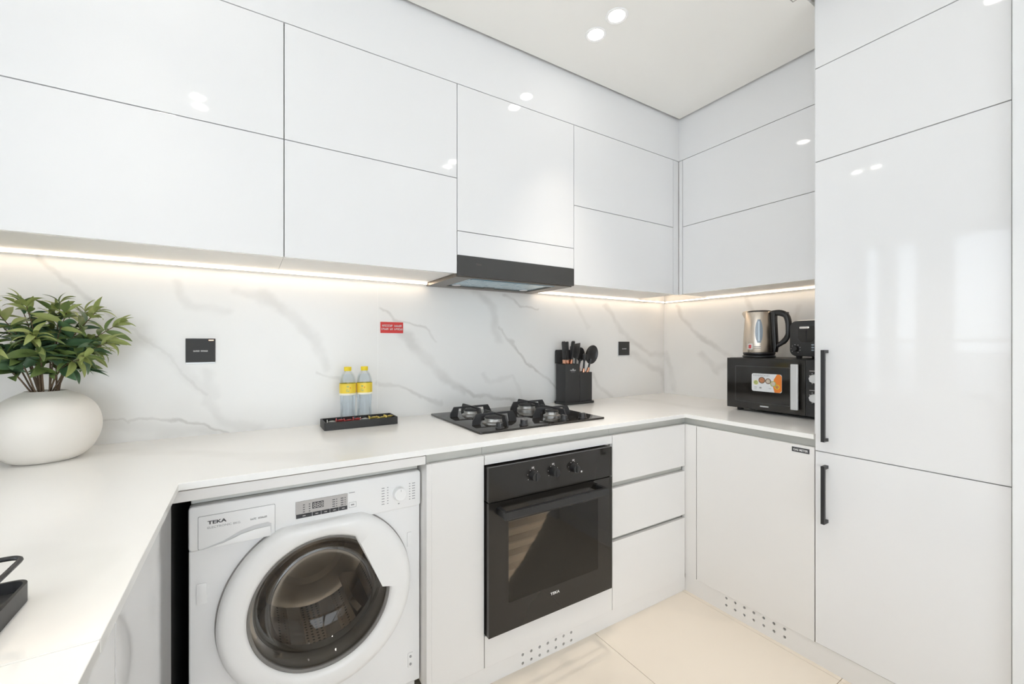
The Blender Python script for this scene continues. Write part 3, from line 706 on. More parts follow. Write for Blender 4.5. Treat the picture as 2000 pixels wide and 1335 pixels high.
# perforated drum
m, nt, b = new_mat('perforated_drum_steel'); N, L = nt.nodes, nt.links
tc = N.new('ShaderNodeTexCoord'); mp = N.new('ShaderNodeMapping'); mp.inputs['Scale'].default_value = (62, 62, 62); L.new(tc.outputs['Object'], mp.inputs[0])
vo = N.new('ShaderNodeTexVoronoi'); vo.inputs['Scale'].default_value = 1.0; vo.inputs['Randomness'].default_value = 0.1; L.new(mp.outputs[0], vo.inputs['Vector'])
mr = N.new('ShaderNodeMapRange'); mr.inputs['From Min'].default_value = 0.24; mr.inputs['From Max'].default_value = 0.32; L.new(vo.outputs['Distance'], mr.inputs['Value'])
mx = N.new('ShaderNodeMix'); mx.data_type = 'RGBA'; mx.inputs[6].default_value = (0.01, 0.01, 0.01, 1); mx.inputs[7].default_value = (0.52, 0.48, 0.43, 1)
L.new(mr.outputs[0], mx.inputs[0]); L.new(mx.outputs[2], b.inputs['Base Color']); b.inputs['Metallic'].default_value = 0.9; b.inputs['Roughness'].default_value = 0.33
M['drum'] = m
M['drum_plain'] = mat('smooth_drum_steel', (0.46, 0.41, 0.35), 0.3, metal=0.9, var=0.08)
dr = lathe('drum', [(0.180, 0.072), (0.205, 0.085), (0.212, 0.10), (0.212, 0.36)], (CXW, YW, CZW), 'drum', t, 'Y', 72, cap=False)
lathe('drum_back', [(0.212, 0.36), (0.19, 0.37), (0.13, 0.362), (0.11, 0.375), (0.05, 0.37), (0.0, 0.362)], (CXW, YW, CZW), 'drum_plain', dr, 'Y', 48, cap=False)
for a in (75, 195, 315):
    ca, sa = math.cos(R(a)), math.sin(R(a)); bm = bmesh.new(); secs = []
    for y, h in ((0.10, 0.025), (0.14, 0.055), (0.32, 0.060), (0.355, 0.03)):
        secs.append([bm.verts.new((CXW + ca * rr - sa * w_, YW + y, CZW + sa * rr + ca * w_)) for rr, w_ in ((0.211, -0.032), (0.211 - h, -0.010), (0.211 - h, 0.010), (0.211, 0.032))])
    for s1, s2 in zip(secs, secs[1:]):
        for k in range(3): bm.faces.new((s1[k], s1[k + 1], s2[k + 1], s2[k]))
    bm.faces.new(secs[0]); bm.faces.new(secs[-1][::-1])
    finish('lifter', bm, 'drum_plain', dr, smooth=True, angle=30)

# ================================================================== oven
YO = 1.349
t = thing('oven', 'black built-in oven with three knobs and a bar handle', 'oven', (1.05, 1.6, 0.19))
ox0, ox1 = 0.738, 1.354
carc = boxes('casing', [(0.755, 1.36, YB + 0.03, 2.02, 0.178, 0.19), (0.755, 1.36, YB + 0.03, 2.02, 0.80, 0.81), (0.755, 0.77, YB + 0.03, 2.02, 0.19, 0.80), (1.345, 1.36, YB + 0.03, 2.02, 0.19, 0.80), (0.77, 1.345, 2.0, 2.02, 0.19, 0.80)], 'enamel', t)
cpn = box('control_panel', (ox0, ox1, YO, YB + 0.0275, 0.6825, 0.810), 'black_gloss', t, bev=0.0015)
ww = (0.822, 1.270, 0.296, 0.598)
dz0, dz1 = 0.190, 0.6785
dd = boxes('door', [(ox0, ox1, YO, YB + 0.0275, dz0, ww[2]), (ox0, ox1, YO, YB + 0.0275, ww[3], dz1), (ox0, ww[0], YO, YB + 0.0275, ww[2], ww[3]), (ww[1], ox1, YO, YB + 0.0275, ww[2], ww[3])], 'black_gloss', t)
box('window', (ww[0], ww[1], YO + 0.0004, YO + 0.005, ww[2], ww[3]), 'oven_glass', dd)
box('door_gap', (ox0 + 0.004, ox1 - 0.004, YO + 0.012, YB + 0.02, dz1, 0.6825), 'dark', t)
for z in (0.34, 0.395, 0.45, 0.505, 0.56):
    box('shelf_rail', (0.78, 1.335, 1.42, 1.432, z, z + 0.024), 'silver', t, bev=0.002)
hz0, hz1 = 0.634, 0.661
h = boxes('handle', [(0.770, 1.272, 1.285, 1.300, hz0, hz1), (0.770, 0.786, 1.300, YO - 0.0003, hz0 + 0.003, hz1), (1.256, 1.272, 1.300, YO - 0.0003, hz0 + 0.003, hz1)], 'black_plastic', t, bev=0.001)
for x in (0.932, 1.030, 1.134):
    k = lathe('knob', [(0.0, -0.026), (0.014, -0.026), (0.016, -0.024), (0.018, 0.0)], (x, YO - 0.0003, 0.752), 'black_plastic', cpn, 'Y', 28)
    kp = box('knob_grip', (x - 0.0035, x + 0.0035, YO - 0.031, YO - 0.0263, 0.737, 0.767), 'black_plastic', cpn, bev=0.001)
    boxes('knob_print', [(x - 0.005, x - 0.001, YO - 0.0006, YO - 0.0002, 0.779, 0.786), (x + 0.001, x + 0.005, YO - 0.0006, YO - 0.0002, 0.779, 0.786)] +
          [(x + 0.025 * math.cos(R(a)) - 0.0012, x + 0.025 * math.cos(R(a)) + 0.0012, YO - 0.0006, YO - 0.0002, 0.752 + 0.025 * math.sin(R(a)) - 0.0012, 0.752 + 0.025 * math.sin(R(a)) + 0.0012) for a in range(-60, 250, 45)], 'lcd', cpn)
disc('indicator_lamp', (1.178, YO, 0.729), 0.004, -0.001, 0.0, 'white_print', cpn, 'Y', 14)
text('logo', 'TEKA', (1.017, YO - 0.0004, 0.262), 'white_print', dd, width=0.046, height=0.0105, bold=0.03)

# ================================================================== gas hob
hz = WT
t = thing('gas_hob', 'black glass gas hob with four cast-iron pan supports', 'hob', (1.1, 1.76, hz))
hx0, hx1, hy0, hy1 = 0.772, 1.442, 1.483, 2.018
prism('glass_plate', rrect(hx0, hx1, hy0, hy1, 0.008, 3), 'XY', hz + 0.0002, hz + 0.009, 'black_gloss', t, bev=0.002)
zt_ = hz + 0.009
def fin(name, cx, cy, ang, half, parent):
    prof = [(-half, 0.0), (-half + 0.002, 0.016), (-half + 0.020, 0.046), (half - 0.020, 0.046), (half - 0.002, 0.016), (half, 0.0), (half * 0.66, 0.0), (half * 0.60, 0.037), (-half * 0.60, 0.037), (-half * 0.66, 0.0)]
    ca, sa = math.cos(ang), math.sin(ang); bm = bmesh.new()
    A = [bm.verts.new((cx + ca * p - sa * -0.0035, cy + sa * p + ca * -0.0035, zt_ + z)) for p, z in prof]
    B = [bm.verts.new((cx + ca * p - sa * 0.0035, cy + sa * p + ca * 0.0035, zt_ + z)) for p, z in prof]
    for k in range(len(prof)): bm.faces.new((A[k], A[(k + 1) % len(prof)], B[(k + 1) % len(prof)], B[k]))
    bm.faces.new(A[::-1]); bm.faces.new(B)
    return finish(name, bm, 'cast_iron', parent)
for cx, cy, s in ((0.925, 1.635, 0.044), (0.925, 1.870, 0.034), (1.265, 1.875, 0.050), (1.245, 1.640, 0.030)):
    b = lathe('burner', [(s + 0.012, 0.0), (s + 0.012, 0.006), (s + 0.002, 0.010), (s, 0.020), (s + 0.003, 0.021), (s + 0.003, 0.023)], (cx, cy, zt_), 'burner_metal', t, seg=36)
    lathe('burner_cap', [(s + 0.001, 0.0235), (s + 0.001, 0.028), (s - 0.004, 0.031), (0.0, 0.032)], (cx, cy, zt_), 'cast_iron', b, seg=36)
    ps = fin('pan_support', cx, cy, 0.0, 0.112, t); fin('cross_bar', cx, cy, PI / 2, 0.112, ps)
for x in (0.885, 1.005, 1.225, 1.335):
    k = lathe('control_knob', [(0.020, 0.0), (0.020, 0.004), (0.0165, 0.006), (0.0155, 0.022), (0.013, 0.024), (0.0, 0.024)], (x, 1.522, zt_), 'black_plastic', t, seg=26)
    box('knob_line', (x - 0.001, x + 0.001, 1.522, 1.535, zt_ + 0.0241, zt_ + 0.0245), 'white_print', k)

# ================================================================== sockets, sign
for (x0, x1, z0, z1), lab, s, tw in (((-0.208, -0.113, 1.183, 1.281), 'black wall switch plate beside the leafy plant', (6, 7), 0.046), ((2.110, 2.213, 1.178, 1.276), 'black wall switch plate between the knife block and the corner', (6,), 0.040)):
    t = thing('wall_plate', lab, 'switch plate', ((x0 + x1) / 2, MY, z0), 0, 'black plates on the marble')
    box('back_frame', (x0, x1, MY - 0.006, MY - 0.0002, z0, z1), 'silver', t, bev=0.001)
    box('cover', (x0 + 0.0005, x1 - 0.0005, MY - 0.011, MY - 0.0062, z0 + 0.006, z1 + 0.0005), 'black_matte', t, bev=0.0015)
    strokes('lettering', (x0 + x1) / 2 - tw / 2, (x0 + x1) / 2 + tw / 2, MY - 0.0111, (z0 + z1) / 2 - 0.002, 0.0058, s, 'white_print', t, 7)
    if x0 < 0: box('corner_mark', (x1 - 0.022, x1 - 0.006, MY - 0.0114, MY - 0.0111, z1 - 0.008, z1 - 0.004), 'copper', t)
t = thing('red_sign', 'small red sign with white lettering on the marble by the panel joint', 'sign', (0.585, MY, 1.314))
box('plate', (0.532, 0.642, MY - 0.003, MY - 0.0002, 1.313, 1.366), 'red', t, bev=0.0006)
strokes('lettering', 0.539, 0.635, MY - 0.0031, 1.3435, 0.0095, (7, 5), 'white_print', t, 2)
strokes('lettering', 0.536, 0.639, MY - 0.0031, 1.3275, 0.0095, (5, 2, 6), 'white_print', t, 3)

# ================================================================== tray, bottles, sachets
t = thing('serving_tray', 'narrow black tray holding bottles and sachets', 'tray', (0.413, 1.943, WT))
tx0, tx1, ty0, ty1 = 0.262, 0.566, 1.880, 2.008
outer, inner = rrect(tx0, tx1, ty0, ty1, 0.006, 3), rrect(tx0 + 0.007, tx1 - 0.007, ty0 + 0.007, ty1 - 0.007, 0.004, 3)
prism('rim', outer, 'XY', WT + 0.0003, WT + 0.032, 'black_matte', t, hole=inner)
prism('tray_floor', inner, 'XY', WT + 0.0005, WT + 0.006, 'black_matte', t)
zf = WT + 0.0062
def bottle(x, y, lab, turn):
    t = thing('water_bottle', lab, 'bottle', (x, y, zf), turn, 'two water bottles on the tray', local=True)
    lathe('body', [(0.0, 0.006), (0.018, 0.0), (0.029, 0.003), (0.0325, 0.012), (0.0315, 0.03), (0.0335, 0.045), (0.0315, 0.052), (0.0305, 0.072), (0.0315, 0.09), (0.0305, 0.095), (0.0315, 0.10), (0.0335, 0.125),
                   (0.0338, 0.176), (0.0335, 0.19), (0.031, 0.205), (0.024, 0.222), (0.015, 0.232), (0.0135, 0.236), (0.0135, 0.241)], (0, 0, 0), 'pet', t, seg=36, cap=False)
    lathe('water', [(0.0, 0.008), (0.027, 0.006), (0.030, 0.014), (0.029, 0.072), (0.031, 0.125), (0.0315, 0.185), (0.0225, 0.218), (0.0, 0.218)], (0, 0, 0), 'water', t, seg=28, cap=False)
    lathe('cap', [(0.0148, 0.233), (0.0155, 0.236), (0.0155, 0.2495), (0.014, 0.251), (0.0, 0.251)], (0, 0, 0), 'yellow', t, seg=26)
    lb = lathe('label', [(0.0343, 0.137), (0.0343, 0.179)], (0, 0, 0), 'label', t, seg=36, cap=False)
    lathe('label_hem', [(0.0343, 0.129), (0.0343, 0.137)], (0, 0, 0), 'label_edge', lb, seg=36, cap=False)
    for a, b, z0, z1, mm in ((-8, 8, 0.163, 0.170, 'food_green'), (14, 20, 0.158, 0.164, 'orange'), (-10, -6, 0.143, 0.158, 'food_green'), (-2, 10, 0.144, 0.148, 'food_green'), (-2, 1, 0.148, 0.157, 'food_green'), (7, 10, 0.148, 0.155, 'food_green')):
        bm = bmesh.new(); k = 6; v0, v1 = [], []
        for i in range(k + 1):
            th = R(-90 + a + (b - a) * i / k); v0.append(bm.verts.new((0.0346 * math.cos(th), 0.0346 * math.sin(th), z0))); v1.append(bm.verts.new((0.0346 * math.cos(th), 0.0346 * math.sin(th), z1)))
        for i in range(k): bm.faces.new((v0[i], v0[i + 1], v1[i + 1], v1[i]))
        finish('label_mark', bm, mm, lb)
bottle(0.368, 1.962, 'clear water bottle with yellow label on the tray, nearer the leafy plant', R(-10))
bottle(0.439, 1.963, 'clear water bottle with yellow label on the tray, nearer the red sign', R(-28))
rs = random.Random(4)
sach = [(0.295, 'sachet_white', 'pale sachet at the plant end of the tray'), (0.330, 'sachet_red', 'red and white sachet in front of the first bottle'), (0.362, 'sachet_red', 'red sachet between the bottles'),
        (0.398, 'sachet_red', 'red sachet at the foot of the second bottle'), (0.428, 'sachet_white', 'white sachet in the middle of the tray'), (0.465, 'sachet_yellow', 'bright yellow sachet past the bottles'), (0.500, 'sachet_yellow', 'yellow sachet second from the hob end of the tray'), (0.533, 'sachet_yellow', 'yellow sachet at the hob end of the tray')]
for i, (x, mm, lab) in enumerate(sach):
    t = thing('sachet', lab, 'sachet', (x, 1.905, zf), rs.uniform(-0.25, 0.25), 'sachets on the tray', local=True)
    w_, h_ = 0.017, 0.014
    bm = bmesh.new(); grid = []
    for side in (1, -1):
        g_ = []
        for a in range(7):
            g_.append([bm.verts.new(((a / 6 - 0.5) * 2 * w_, (c / 4 - 0.5) * 2 * h_, 0.012 + side * 0.006 * math.sin(PI * a / 6) * math.sin(PI * c / 4) + -0.010 * (c / 4 - 0.5) * 1.2)) for c in range(5)])
        for a in range(6):
            for c in range(4): bm.faces.new((g_[a][c], g_[a + 1][c], g_[a + 1][c + 1], g_[a][c + 1]))
    bmesh.ops.remove_doubles(bm, verts=bm.verts[:], dist=1e-6)
    pk = finish('pouch', bm, mm, t, smooth=True)
    box('sealed_edge', (-w_ - 0.003, -w_, -h_, h_, 0.0035, 0.0205), mm, t)
    t.location.z = zf + 0.012 + 0.003 * (i % 2)

# ================================================================== vase and branches
VX, VY = -0.533, 1.872
t = thing('vase', 'squat round cream ceramic vase on the worktop', 'vase', (VX, VY, WT + 0.0003))
vp = [(p.x, p.y) for p in curve_pts([(a, b, 0) for a, b in ((0.066, 0.0), (0.082, 0.008), (0.104, 0.030), (0.120, 0.064), (0.126, 0.100), (0.121, 0.138), (0.106, 0.170), (0.082, 0.193), (0.060, 0.205), (0.050, 0.210))], 48)]
lathe('body', [(0.0, 0.001)] + vp + [(0.046, 0.213), (0.043, 0.211), (0.042, 0.200), (0.060, 0.185), (0.09, 0.16), (0.108, 0.10), (0.09, 0.03), (0.0, 0.02)], (VX, VY, WT + 0.0003), 'vase', t, seg=64)
rp = random.Random(11)
pl = thing('leafy_branches', 'bunch of green leafy artificial branches standing in the cream vase', 'plant', (VX, VY, WT + 0.222), 0, None, local=True)
def leaf_mesh(name, ln, wd, bend, mm, twist=0.0, wave=0.0):
    bm = bmesh.new(); rows = []; n_ = 9
    for i in range(n_ + 1):
        s = i / n_; w_ = wd * (math.sin(PI * min(1, s * 0.94 + 0.04)) ** 0.85) * (1 - 0.25 * s); ang = bend * s
        y = ln * (math.sin(ang) / bend if abs(bend) > 1e-3 else s); z = -ln * ((1 - math.cos(ang)) / bend if abs(bend) > 1e-3 else 0)
        tw = twist * s
        row = []
        for c, e in ((-1, 1), (-0.5, 0.45), (0, 0), (0.5, 0.45), (1, 1)):
            dx = c * w_; dz = e * w_ * 0.38 + wave * w_ * math.sin(9 * s + c)
            row.append(bm.verts.new((dx * math.cos(tw) - dz * math.sin(tw), y, z + dx * math.sin(tw) + dz * math.cos(tw))))
        rows.append(row)
    for a, b in zip(rows, rows[1:]):
        for k in range(4): bm.faces.new((a[k], a[k + 1], b[k + 1], b[k]))
    me = bpy.data.meshes.new(name); bm.to_mesh(me); bm.free(); me.materials.append(M[mm])
    me.polygons.foreach_set('use_smooth', [True] * len(me.polygons))
    return me
LM = {'big': [leaf_mesh('leaf', 0.092, 0.0174, 0.7, 'leaf_b'), leaf_mesh('leaf', 0.088, 0.0168, 0.9, 'leaf_a', 0.3), leaf_mesh('leaf', 0.098, 0.0168, 0.5, 'leaf_b', -0.3, 0.15), leaf_mesh('leaf', 0.085, 0.0162, 1.1, 'leaf_a', 0.2, 0.1)],
      'mid': [leaf_mesh('leaf', 0.072, 0.0118, 1.0, 'leaf_a', 0.3), leaf_mesh('leaf', 0.068, 0.0112, 1.3, 'leaf_a', -0.4), leaf_mesh('leaf', 0.070, 0.0123, 0.8, 'leaf_c', 0.2, 0.1), leaf_mesh('leaf', 0.066, 0.0118, 1.2, 'leaf_b', 0.2)],
      'top': [leaf_mesh('leaf', 0.056, 0.0090, 1.2, 'leaf_c', 0.5), leaf_mesh('leaf', 0.050, 0.0084, 0.8, 'leaf_c', -0.5), leaf_mesh('leaf', 0.060, 0.0078, 1.6, 'leaf_c', 0.2), leaf_mesh('leaf', 0.055, 0.0090, 1.0, 'leaf_a', 0.3)]}
# branch tips relative to the vase mouth: (x, y, z)
tips = [(0.165, 0.02, 0.205), (0.150, -0.05, 0.140), (0.115, -0.02, 0.235), (0.075, 0.05, 0.240), (0.060, -0.06, 0.230), (0.030, 0.00, 0.262), (0.000, 0.06, 0.240), (-0.020, -0.07, 0.245),
        (-0.060, 0.01, 0.265), (-0.090, -0.05, 0.235), (-0.130, 0.03, 0.225), (-0.160, -0.03, 0.180), (0.110, -0.10, 0.095), (0.010, -0.12, 0.160), (-0.070, -0.12, 0.125), (-0.140, -0.09, 0.090), (0.105, 0.03, 0.110), (-0.05, 0.07, 0.17)]
for i, tp in enumerate(tips):
    a0 = math.atan2(tp[1], tp[0]); r0 = rp.uniform(0.008, 0.032)
    base = Vector((math.cos(a0) * r0, math.sin(a0) * r0, -0.012)); tip = Vector(tp)
    mid = base.lerp(tip, 0.5) + Vector((-tip.x * 0.12, -tip.y * 0.12, 0.020))
    pts = curve_pts([base, mid, tip], 12)
    st = tube('stem', pts, [0.0024 - 0.0014 * k / 12 for k in range(13)], 'stem', pl, seg=6)
    for k in range(2, 13):
        s = k / 12
        if s < 0.31: continue
        for q in range(2 if s < 0.9 else 4):
            p = pts[k]; tg = (pts[min(k + 1, 12)] - pts[k - 1]).normalized()
            az = k * 2.4 + q * PI + i * 1.3 + rp.uniform(-0.5, 0.5) if s < 0.9 else q * PI / 2 + rp.uniform(-0.4, 0.4)
            side = tg.cross(Vector((0, 0, 1)));
            if side.length < 0.05: side = Vector((1, 0, 0))
            side.normalize(); w2 = side.cross(tg)
            spread = rp.uniform(0.75, 1.25) if s < 0.9 else rp.uniform(0.35, 0.8)
            d = (tg * math.cos(spread) + (side * math.cos(az) + w2 * math.sin(az)) * math.sin(spread)).normalized()
            kind = 'big' if s < 0.62 else ('mid' if s < 0.9 else 'top')
            tip_y = VY + p.y + d.y * 0.095
            if tip_y > 2.035: d.y -= (tip_y - 2.035) / 0.095 * 1.3; d.normalize()
            if p.z + d.z * 0.10 < 0.03: d.z += (0.03 - p.z - d.z * 0.10) / 0.10; d.normalize()
            me = rp.choice(LM[kind])
            spin = rp.uniform(-0.7, 0.7)
            lf = bpy.data.objects.new('leaf', me); col.objects.link(lf); lf.parent = pl
            up = Vector((0, 0, 1)) + Vector((rp.uniform(-.5, .5), rp.uniform(-.5, .5), 0)); xx = d.cross(up).normalized(); xx = Matrix.Rotation(spin, 3, d) @ xx; zz = xx.cross(d)
            sc = rp.uniform(0.75, 1.15)
            mtx = Matrix((xx, d, zz)).transposed().to_4x4()
            
            lf.matrix_local = Matrix.Translation(p) @ mtx @ Matrix.Diagonal((sc, sc, sc, 1))

# ================================================================== caddy on the left leg
t = thing('wire_caddy', 'small black caddy with a wire loop on the left worktop leg', 'caddy', (-0.32, 0.77, WT))
outer, inner = rrect(-0.385, -0.262, 0.68, 0.872, 0.018, 6), rrect(-0.381, -0.266, 0.684, 0.868, 0.015, 6)
prism('rim', outer, 'XY', WT + 0.0003, WT + 0.026, 'black_metal', t, hole=inner)
prism('base_plate', inner, 'XY', WT + 0.0005, WT + 0.010, 'hood_front', t)
lp = [(x, y, WT + 0.066) for x, y in rrect(-0.360, -0.262, 0.72, 0.848, 0.016, 6)]
tube('wire_loop', lp, 0.0032, 'black_metal', t, seg=8, closed=True)
for x, y in ((-0.360, 0.78), (-0.266, 0.74)): tube('wire_post', [(x, y, WT + 0.010), (x, y, WT + 0.066)], 0.0028, 'black_metal', t, seg=8)

# ================================================================== knife block and utensils
kz = WT + 0.0003
t = thing('knife_block', 'black stepped knife block with a small white crest', 'knife block', (1.688, 1.985, kz))
kx0, kxm, kx1, ky0, ky1 = 1.570, 1.680, 1.776, 1.936, 2.028
prism('foot', rrect(kx0 - 0.010, kx1 + 0.010, ky0 - 0.010, ky1 + 0.006, 0.006, 3), 'XY', kz, kz + 0.014, 'black_matte', t, bev=0.003)
def hollow(nm, x0, x1, z1):
    o = rrect(x0, x1, ky0, ky1, 0.003, 2); i_ = rrect(x0 + 0.004, x1 - 0.004, ky0 + 0.004, ky1 - 0.004, 0.002, 2)
    w_ = prism(nm, o, 'XY', kz + 0.0142, z1, 'black_matte', t, hole=i_)
    box('insert', (x0 + 0.0045, x1 - 0.0045, ky0 + 0.0045, ky1 - 0.0045, kz + 0.0145, kz + 0.03), 'dark', w_)
    return w_
tall = hollow('tall_holder', kx0, kxm - 0.0006, 1.142)
hollow('low_holder', kxm + 0.0006, kx1, 1.090)
prism('back_plate', [(ky1 - 0.002, 1.143), (ky1 + 0.010, 1.143), (ky1 + 0.010, 1.215), (ky1 + 0.003, 1.225)], 'YZ', kx0, kxm, 'black_matte', t)
crest_x = 1.628
strokes('crest_lettering', crest_x - 0.024, crest_x + 0.020, ky0 - 0.0002, 1.1015, 0.0065, (9,), 'white_print', tall, 4)
prism('crest', [(crest_x - 0.007, 1.109), (crest_x + 0.003, 1.109), (crest_x + 0.004, 1.113), (crest_x + 0.001, 1.1115), (crest_x - 0.002, 1.116), (crest_x - 0.005, 1.1115), (crest_x - 0.008, 1.113)], 'XZ', ky0 - 0.0007, ky0 - 0.0002, 'white_print', tall)
boxes('crest_line', [(crest_x - 0.016 + 0.006 * k, crest_x - 0.012 + 0.006 * k, ky0 - 0.0007, ky0 - 0.0002, 1.094, 1.0965) for k in range(5)], 'grey_print', tall)['kind'] = 'stuff'
def tool(name, lab, cat, base, lean, parts):
    """stands in the block: local z along the tool"""
    t = bpy.data.objects.new(name, None); col.objects.link(t); t.location = base; t.rotation_euler = lean
    t['label'] = lab; t['category'] = cat; t['group'] = 'knives and utensils in the block'; at(); parts(t); return t
def knife(t):
    box('blade', (-0.001, 0.001, -0.010, 0.010, -0.085, 0.0), 'chrome', t)
    box('bolster', (-0.006, 0.006, -0.012, 0.012, 0.0, 0.028), 'copper', t, bev=0.002)
    prism('handle', [(-0.011, 0.0285), (0.011, 0.0285), (0.010, 0.07), (0.013, 0.125), (0.010, 0.136), (-0.010, 0.136), (-0.011, 0.08)], 'YZ', -0.007, 0.007, 'black_plastic', t, bev=0.003)
    box('end_cap', (-0.006, 0.006, -0.008, 0.008, 0.1362, 0.139), 'chrome', t, bev=0.001)
tool('knife', 'black-handled knife outermost at the plain side of the block', 'knife', (1.588, 1.968, 1.140), (R(3), R(-6), 0), knife)
tool('knife', 'black-handled knife second in the tall holder', 'knife', (1.612, 1.975, 1.138), (R(3), R(-3), 0), knife)
tool('knife', 'black-handled knife third in the tall holder, tipped towards the spatula', 'knife', (1.628, 1.962, 1.142), (R(3), R(7), 0), knife)
tool('knife', 'shorter black-handled knife at the back of the tall holder by the spatula', 'knife', (1.657, 1.995, 1.112), (R(2), R(3), 0), knife)
def spatula(t):
    tube('shaft', [(0, 0, -0.05), (0, 0, 0.10)], 0.005, 'black_plastic', t, 10)
    lathe('collar', [(0.0085, 0.0), (0.0085, 0.030), (0.006, 0.034)], (0, 0, 0.0), 'copper', t, seg=18)
    bl = prism('blade', [(-0.018, 0.095), (0.018, 0.095), (0.032, 0.130), (0.034, 0.190), (-0.026, 0.182), (-0.032, 0.130)], 'XZ', -0.0025, 0.0025, 'black_plastic', t, bev=0.001)
    for x in (-0.012, 0.002, 0.016): box('slot', (x - 0.002, x + 0.002, -0.0028, 0.0028, 0.125, 0.168), 'dark', bl)
tool('spatula', 'flat black slotted spatula standing in the block', 'spatula', (1.702, 2.006, 1.078), (R(2), R(1), R(8)), spatula)
def spoon(cup, w_):
    def f(t):
        tube('shaft', [(0, 0, -0.05), (0, 0, 0.06), (0, -0.003, 0.09)], [0.0055, 0.006, 0.009], 'black_plastic', t, 10)
        lathe('collar', [(0.009, 0.0), (0.009, 0.032), (0.007, 0.036)], (0, 0, 0.0), 'copper', t, seg=18)
        bm = bmesh.new(); bmesh.ops.create_uvsphere(bm, u_segments=28, v_segments=14, radius=1.0)
        bmesh.ops.transform(bm, verts=bm.verts[:], matrix=Matrix.Translation((0, 0, 0.118)) @ Matrix.Diagonal((w_, cup, w_ * 1.28, 1)))
        for v in bm.verts:
            if v.co.y < -cup * 0.25: v.co.y = -cup * 0.25 + (-cup * 0.25 - v.co.y) * 0.75
        finish('bowl', bm, 'black_plastic', t, smooth=True, angle=40)
    return f
tool('ladle', 'large round black ladle leaning away from the knives', 'ladle', (1.753, 1.955, 1.082), (R(4), R(15), 0), spoon(0.024, 0.046))
tool('spoon', 'black serving spoon behind the ladle', 'spoon', (1.730, 2.010, 1.080), (R(-1), R(9), 0), spoon(0.010, 0.034))
def whisk(t):
    tube('shaft', [(0, 0, -0.05), (0, 0, 0.075)], 0.006, 'black_plastic', t, 10)
    lathe('collar', [(0.008, 0.0), (0.008, 0.026), (0.0065, 0.03)], (0, 0, 0.0), 'copper', t, seg=18)
    lathe('head', [(0.006, 0.075), (0.012, 0.09), (0.013, 0.115), (0.0, 0.125)], (0, 0, 0), 'black_plastic', t, seg=18)
tool('basting_brush', 'short black brush between the spatula and the ladle', 'brush', (1.722, 1.955, 1.082), (R(2), R(4), 0), whisk)

# ================================================================== microwave (own frame: x along the front, y into the wall)
t = thing('microwave', 'black microwave with white bar handle and an orange sticker', 'microwave', (2.243, 1.362, WT), R(-90), local=True)
MW_W, MW_D, z0, z1 = 0.475, 0.330, 0.013, 0.283
box('body', (0.002, MW_W - 0.002, 0.018, MW_D, z0, z1), 'black_metal', t, bev=0.003)
dxr = 0.388
door = box('door', (0, dxr, 0, 0.0175, z0 + 0.002, z1 - 0.001), 'black_gloss', t, bev=0.002)
box('window', (0.050, 0.320, -0.0006, -0.0001, 0.055, 0.238), M['black_gloss'], door)
prism('window_border', rrect(0.046, 0.324, 0.051, 0.242, 0.006, 3), 'XZ', -0.0004, -0.0001, 'hood_front', door, hole=rrect(0.050, 0.320, 0.055, 0.238, 0.004, 3))
box('door_handle', (0.333, 0.366, -0.026, -0.014, 0.040, 0.260), 'silver', door, bev=0.003)
for z in (0.06, 0.232): box('handle_post', (0.342, 0.357, -0.014, -0.0002, z, z + 0.016), 'black_plastic', door)
box('brand_strip', (0.178, 0.220, -0.0012, -0.0001, 0.0335, 0.0395), 'silver', door)
pn = box('control_panel', (dxr + 0.001, MW_W, 0, 0.0175, z0 + 0.002, z1 - 0.001), 'black_plastic', t, bev=0.002)
for z in (0.195, 0.104):
    k = lathe('knob', [(0.0, -0.020), (0.0185, -0.020), (0.020, -0.018), (0.021, 0.0)], (0.430, -0.0003, z), 'silver', pn, 'Y', 30)
    boxes('knob_marks', [(0.430 + 0.027 * math.cos(R(a)) - 0.0016, 0.430 + 0.027 * math.cos(R(a)) + 0.0016, -0.0006, -0.0001, z + 0.027 * math.sin(R(a)) - 0.0016, z + 0.027 * math.sin(R(a)) + 0.0016) for a in range(-60, 260, 30)], 'white_print', pn)
    box('panel_print', (0.405, 0.452, -0.0006, -0.0001, z + 0.034, z + 0.037), 'lcd', pn)
sk = prism('sticker', rrect(0.136, 0.284, 0.113, 0.205, 0.010, 5), 'XZ', -0.0014, -0.0007, 'paper', door)
ob = prism('orange_band', [(0.250, 0.1135), (0.274, 0.1135), (0.2835, 0.123), (0.2835, 0.195), (0.274, 0.2045), (0.262, 0.2045), (0.246, 0.178), (0.243, 0.14)], 'XZ', -0.0018, -0.0014, 'orange', door)
for x, z, r, a, b in ((0.158, 0.158, 0.015, 'label_edge', 'food_green'), (0.188, 0.171, 0.017, 'food_dark', 'food_red'), (0.219, 0.168, 0.0145, 'food_dark', 'food_pale'), (0.243, 0.156, 0.014, 'food_green', 'food_pale'), (0.262, 0.142, 0.012, 'yellow', 'food_red')):
    disc('food_plate', (x, 0, z), r, -0.0021, -0.0018, a, door, 'Y', 24); disc('food_picture', (x, 0, z), r * 0.72, -0.0024, -0.0021, b, door, 'Y', 20)
text('sticker_lettering', 'KENWOOD', (0.144, -0.0019, 0.191), 'grey_print', door, width=0.080, height=0.009)
boxes('sticker_print', [(0.150, 0.163, -0.0019, -0.0015, 0.132, 0.135), (0.176, 0.186, -0.0019, -0.0015, 0.128, 0.136), (0.150, 0.162, -0.0019, -0.0015, 0.123, 0.125), (0.222, 0.234, -0.0019, -0.0015, 0.130, 0.132)], 'grey_print', door)
for x in (0.05, 0.42):
    for y in (0.045, 0.29): lathe('foot', [(0.014, 0.0003), (0.016, 0.004), (0.016, 0.0128)], (x, y, 0), 'black_plastic', t, seg=18)

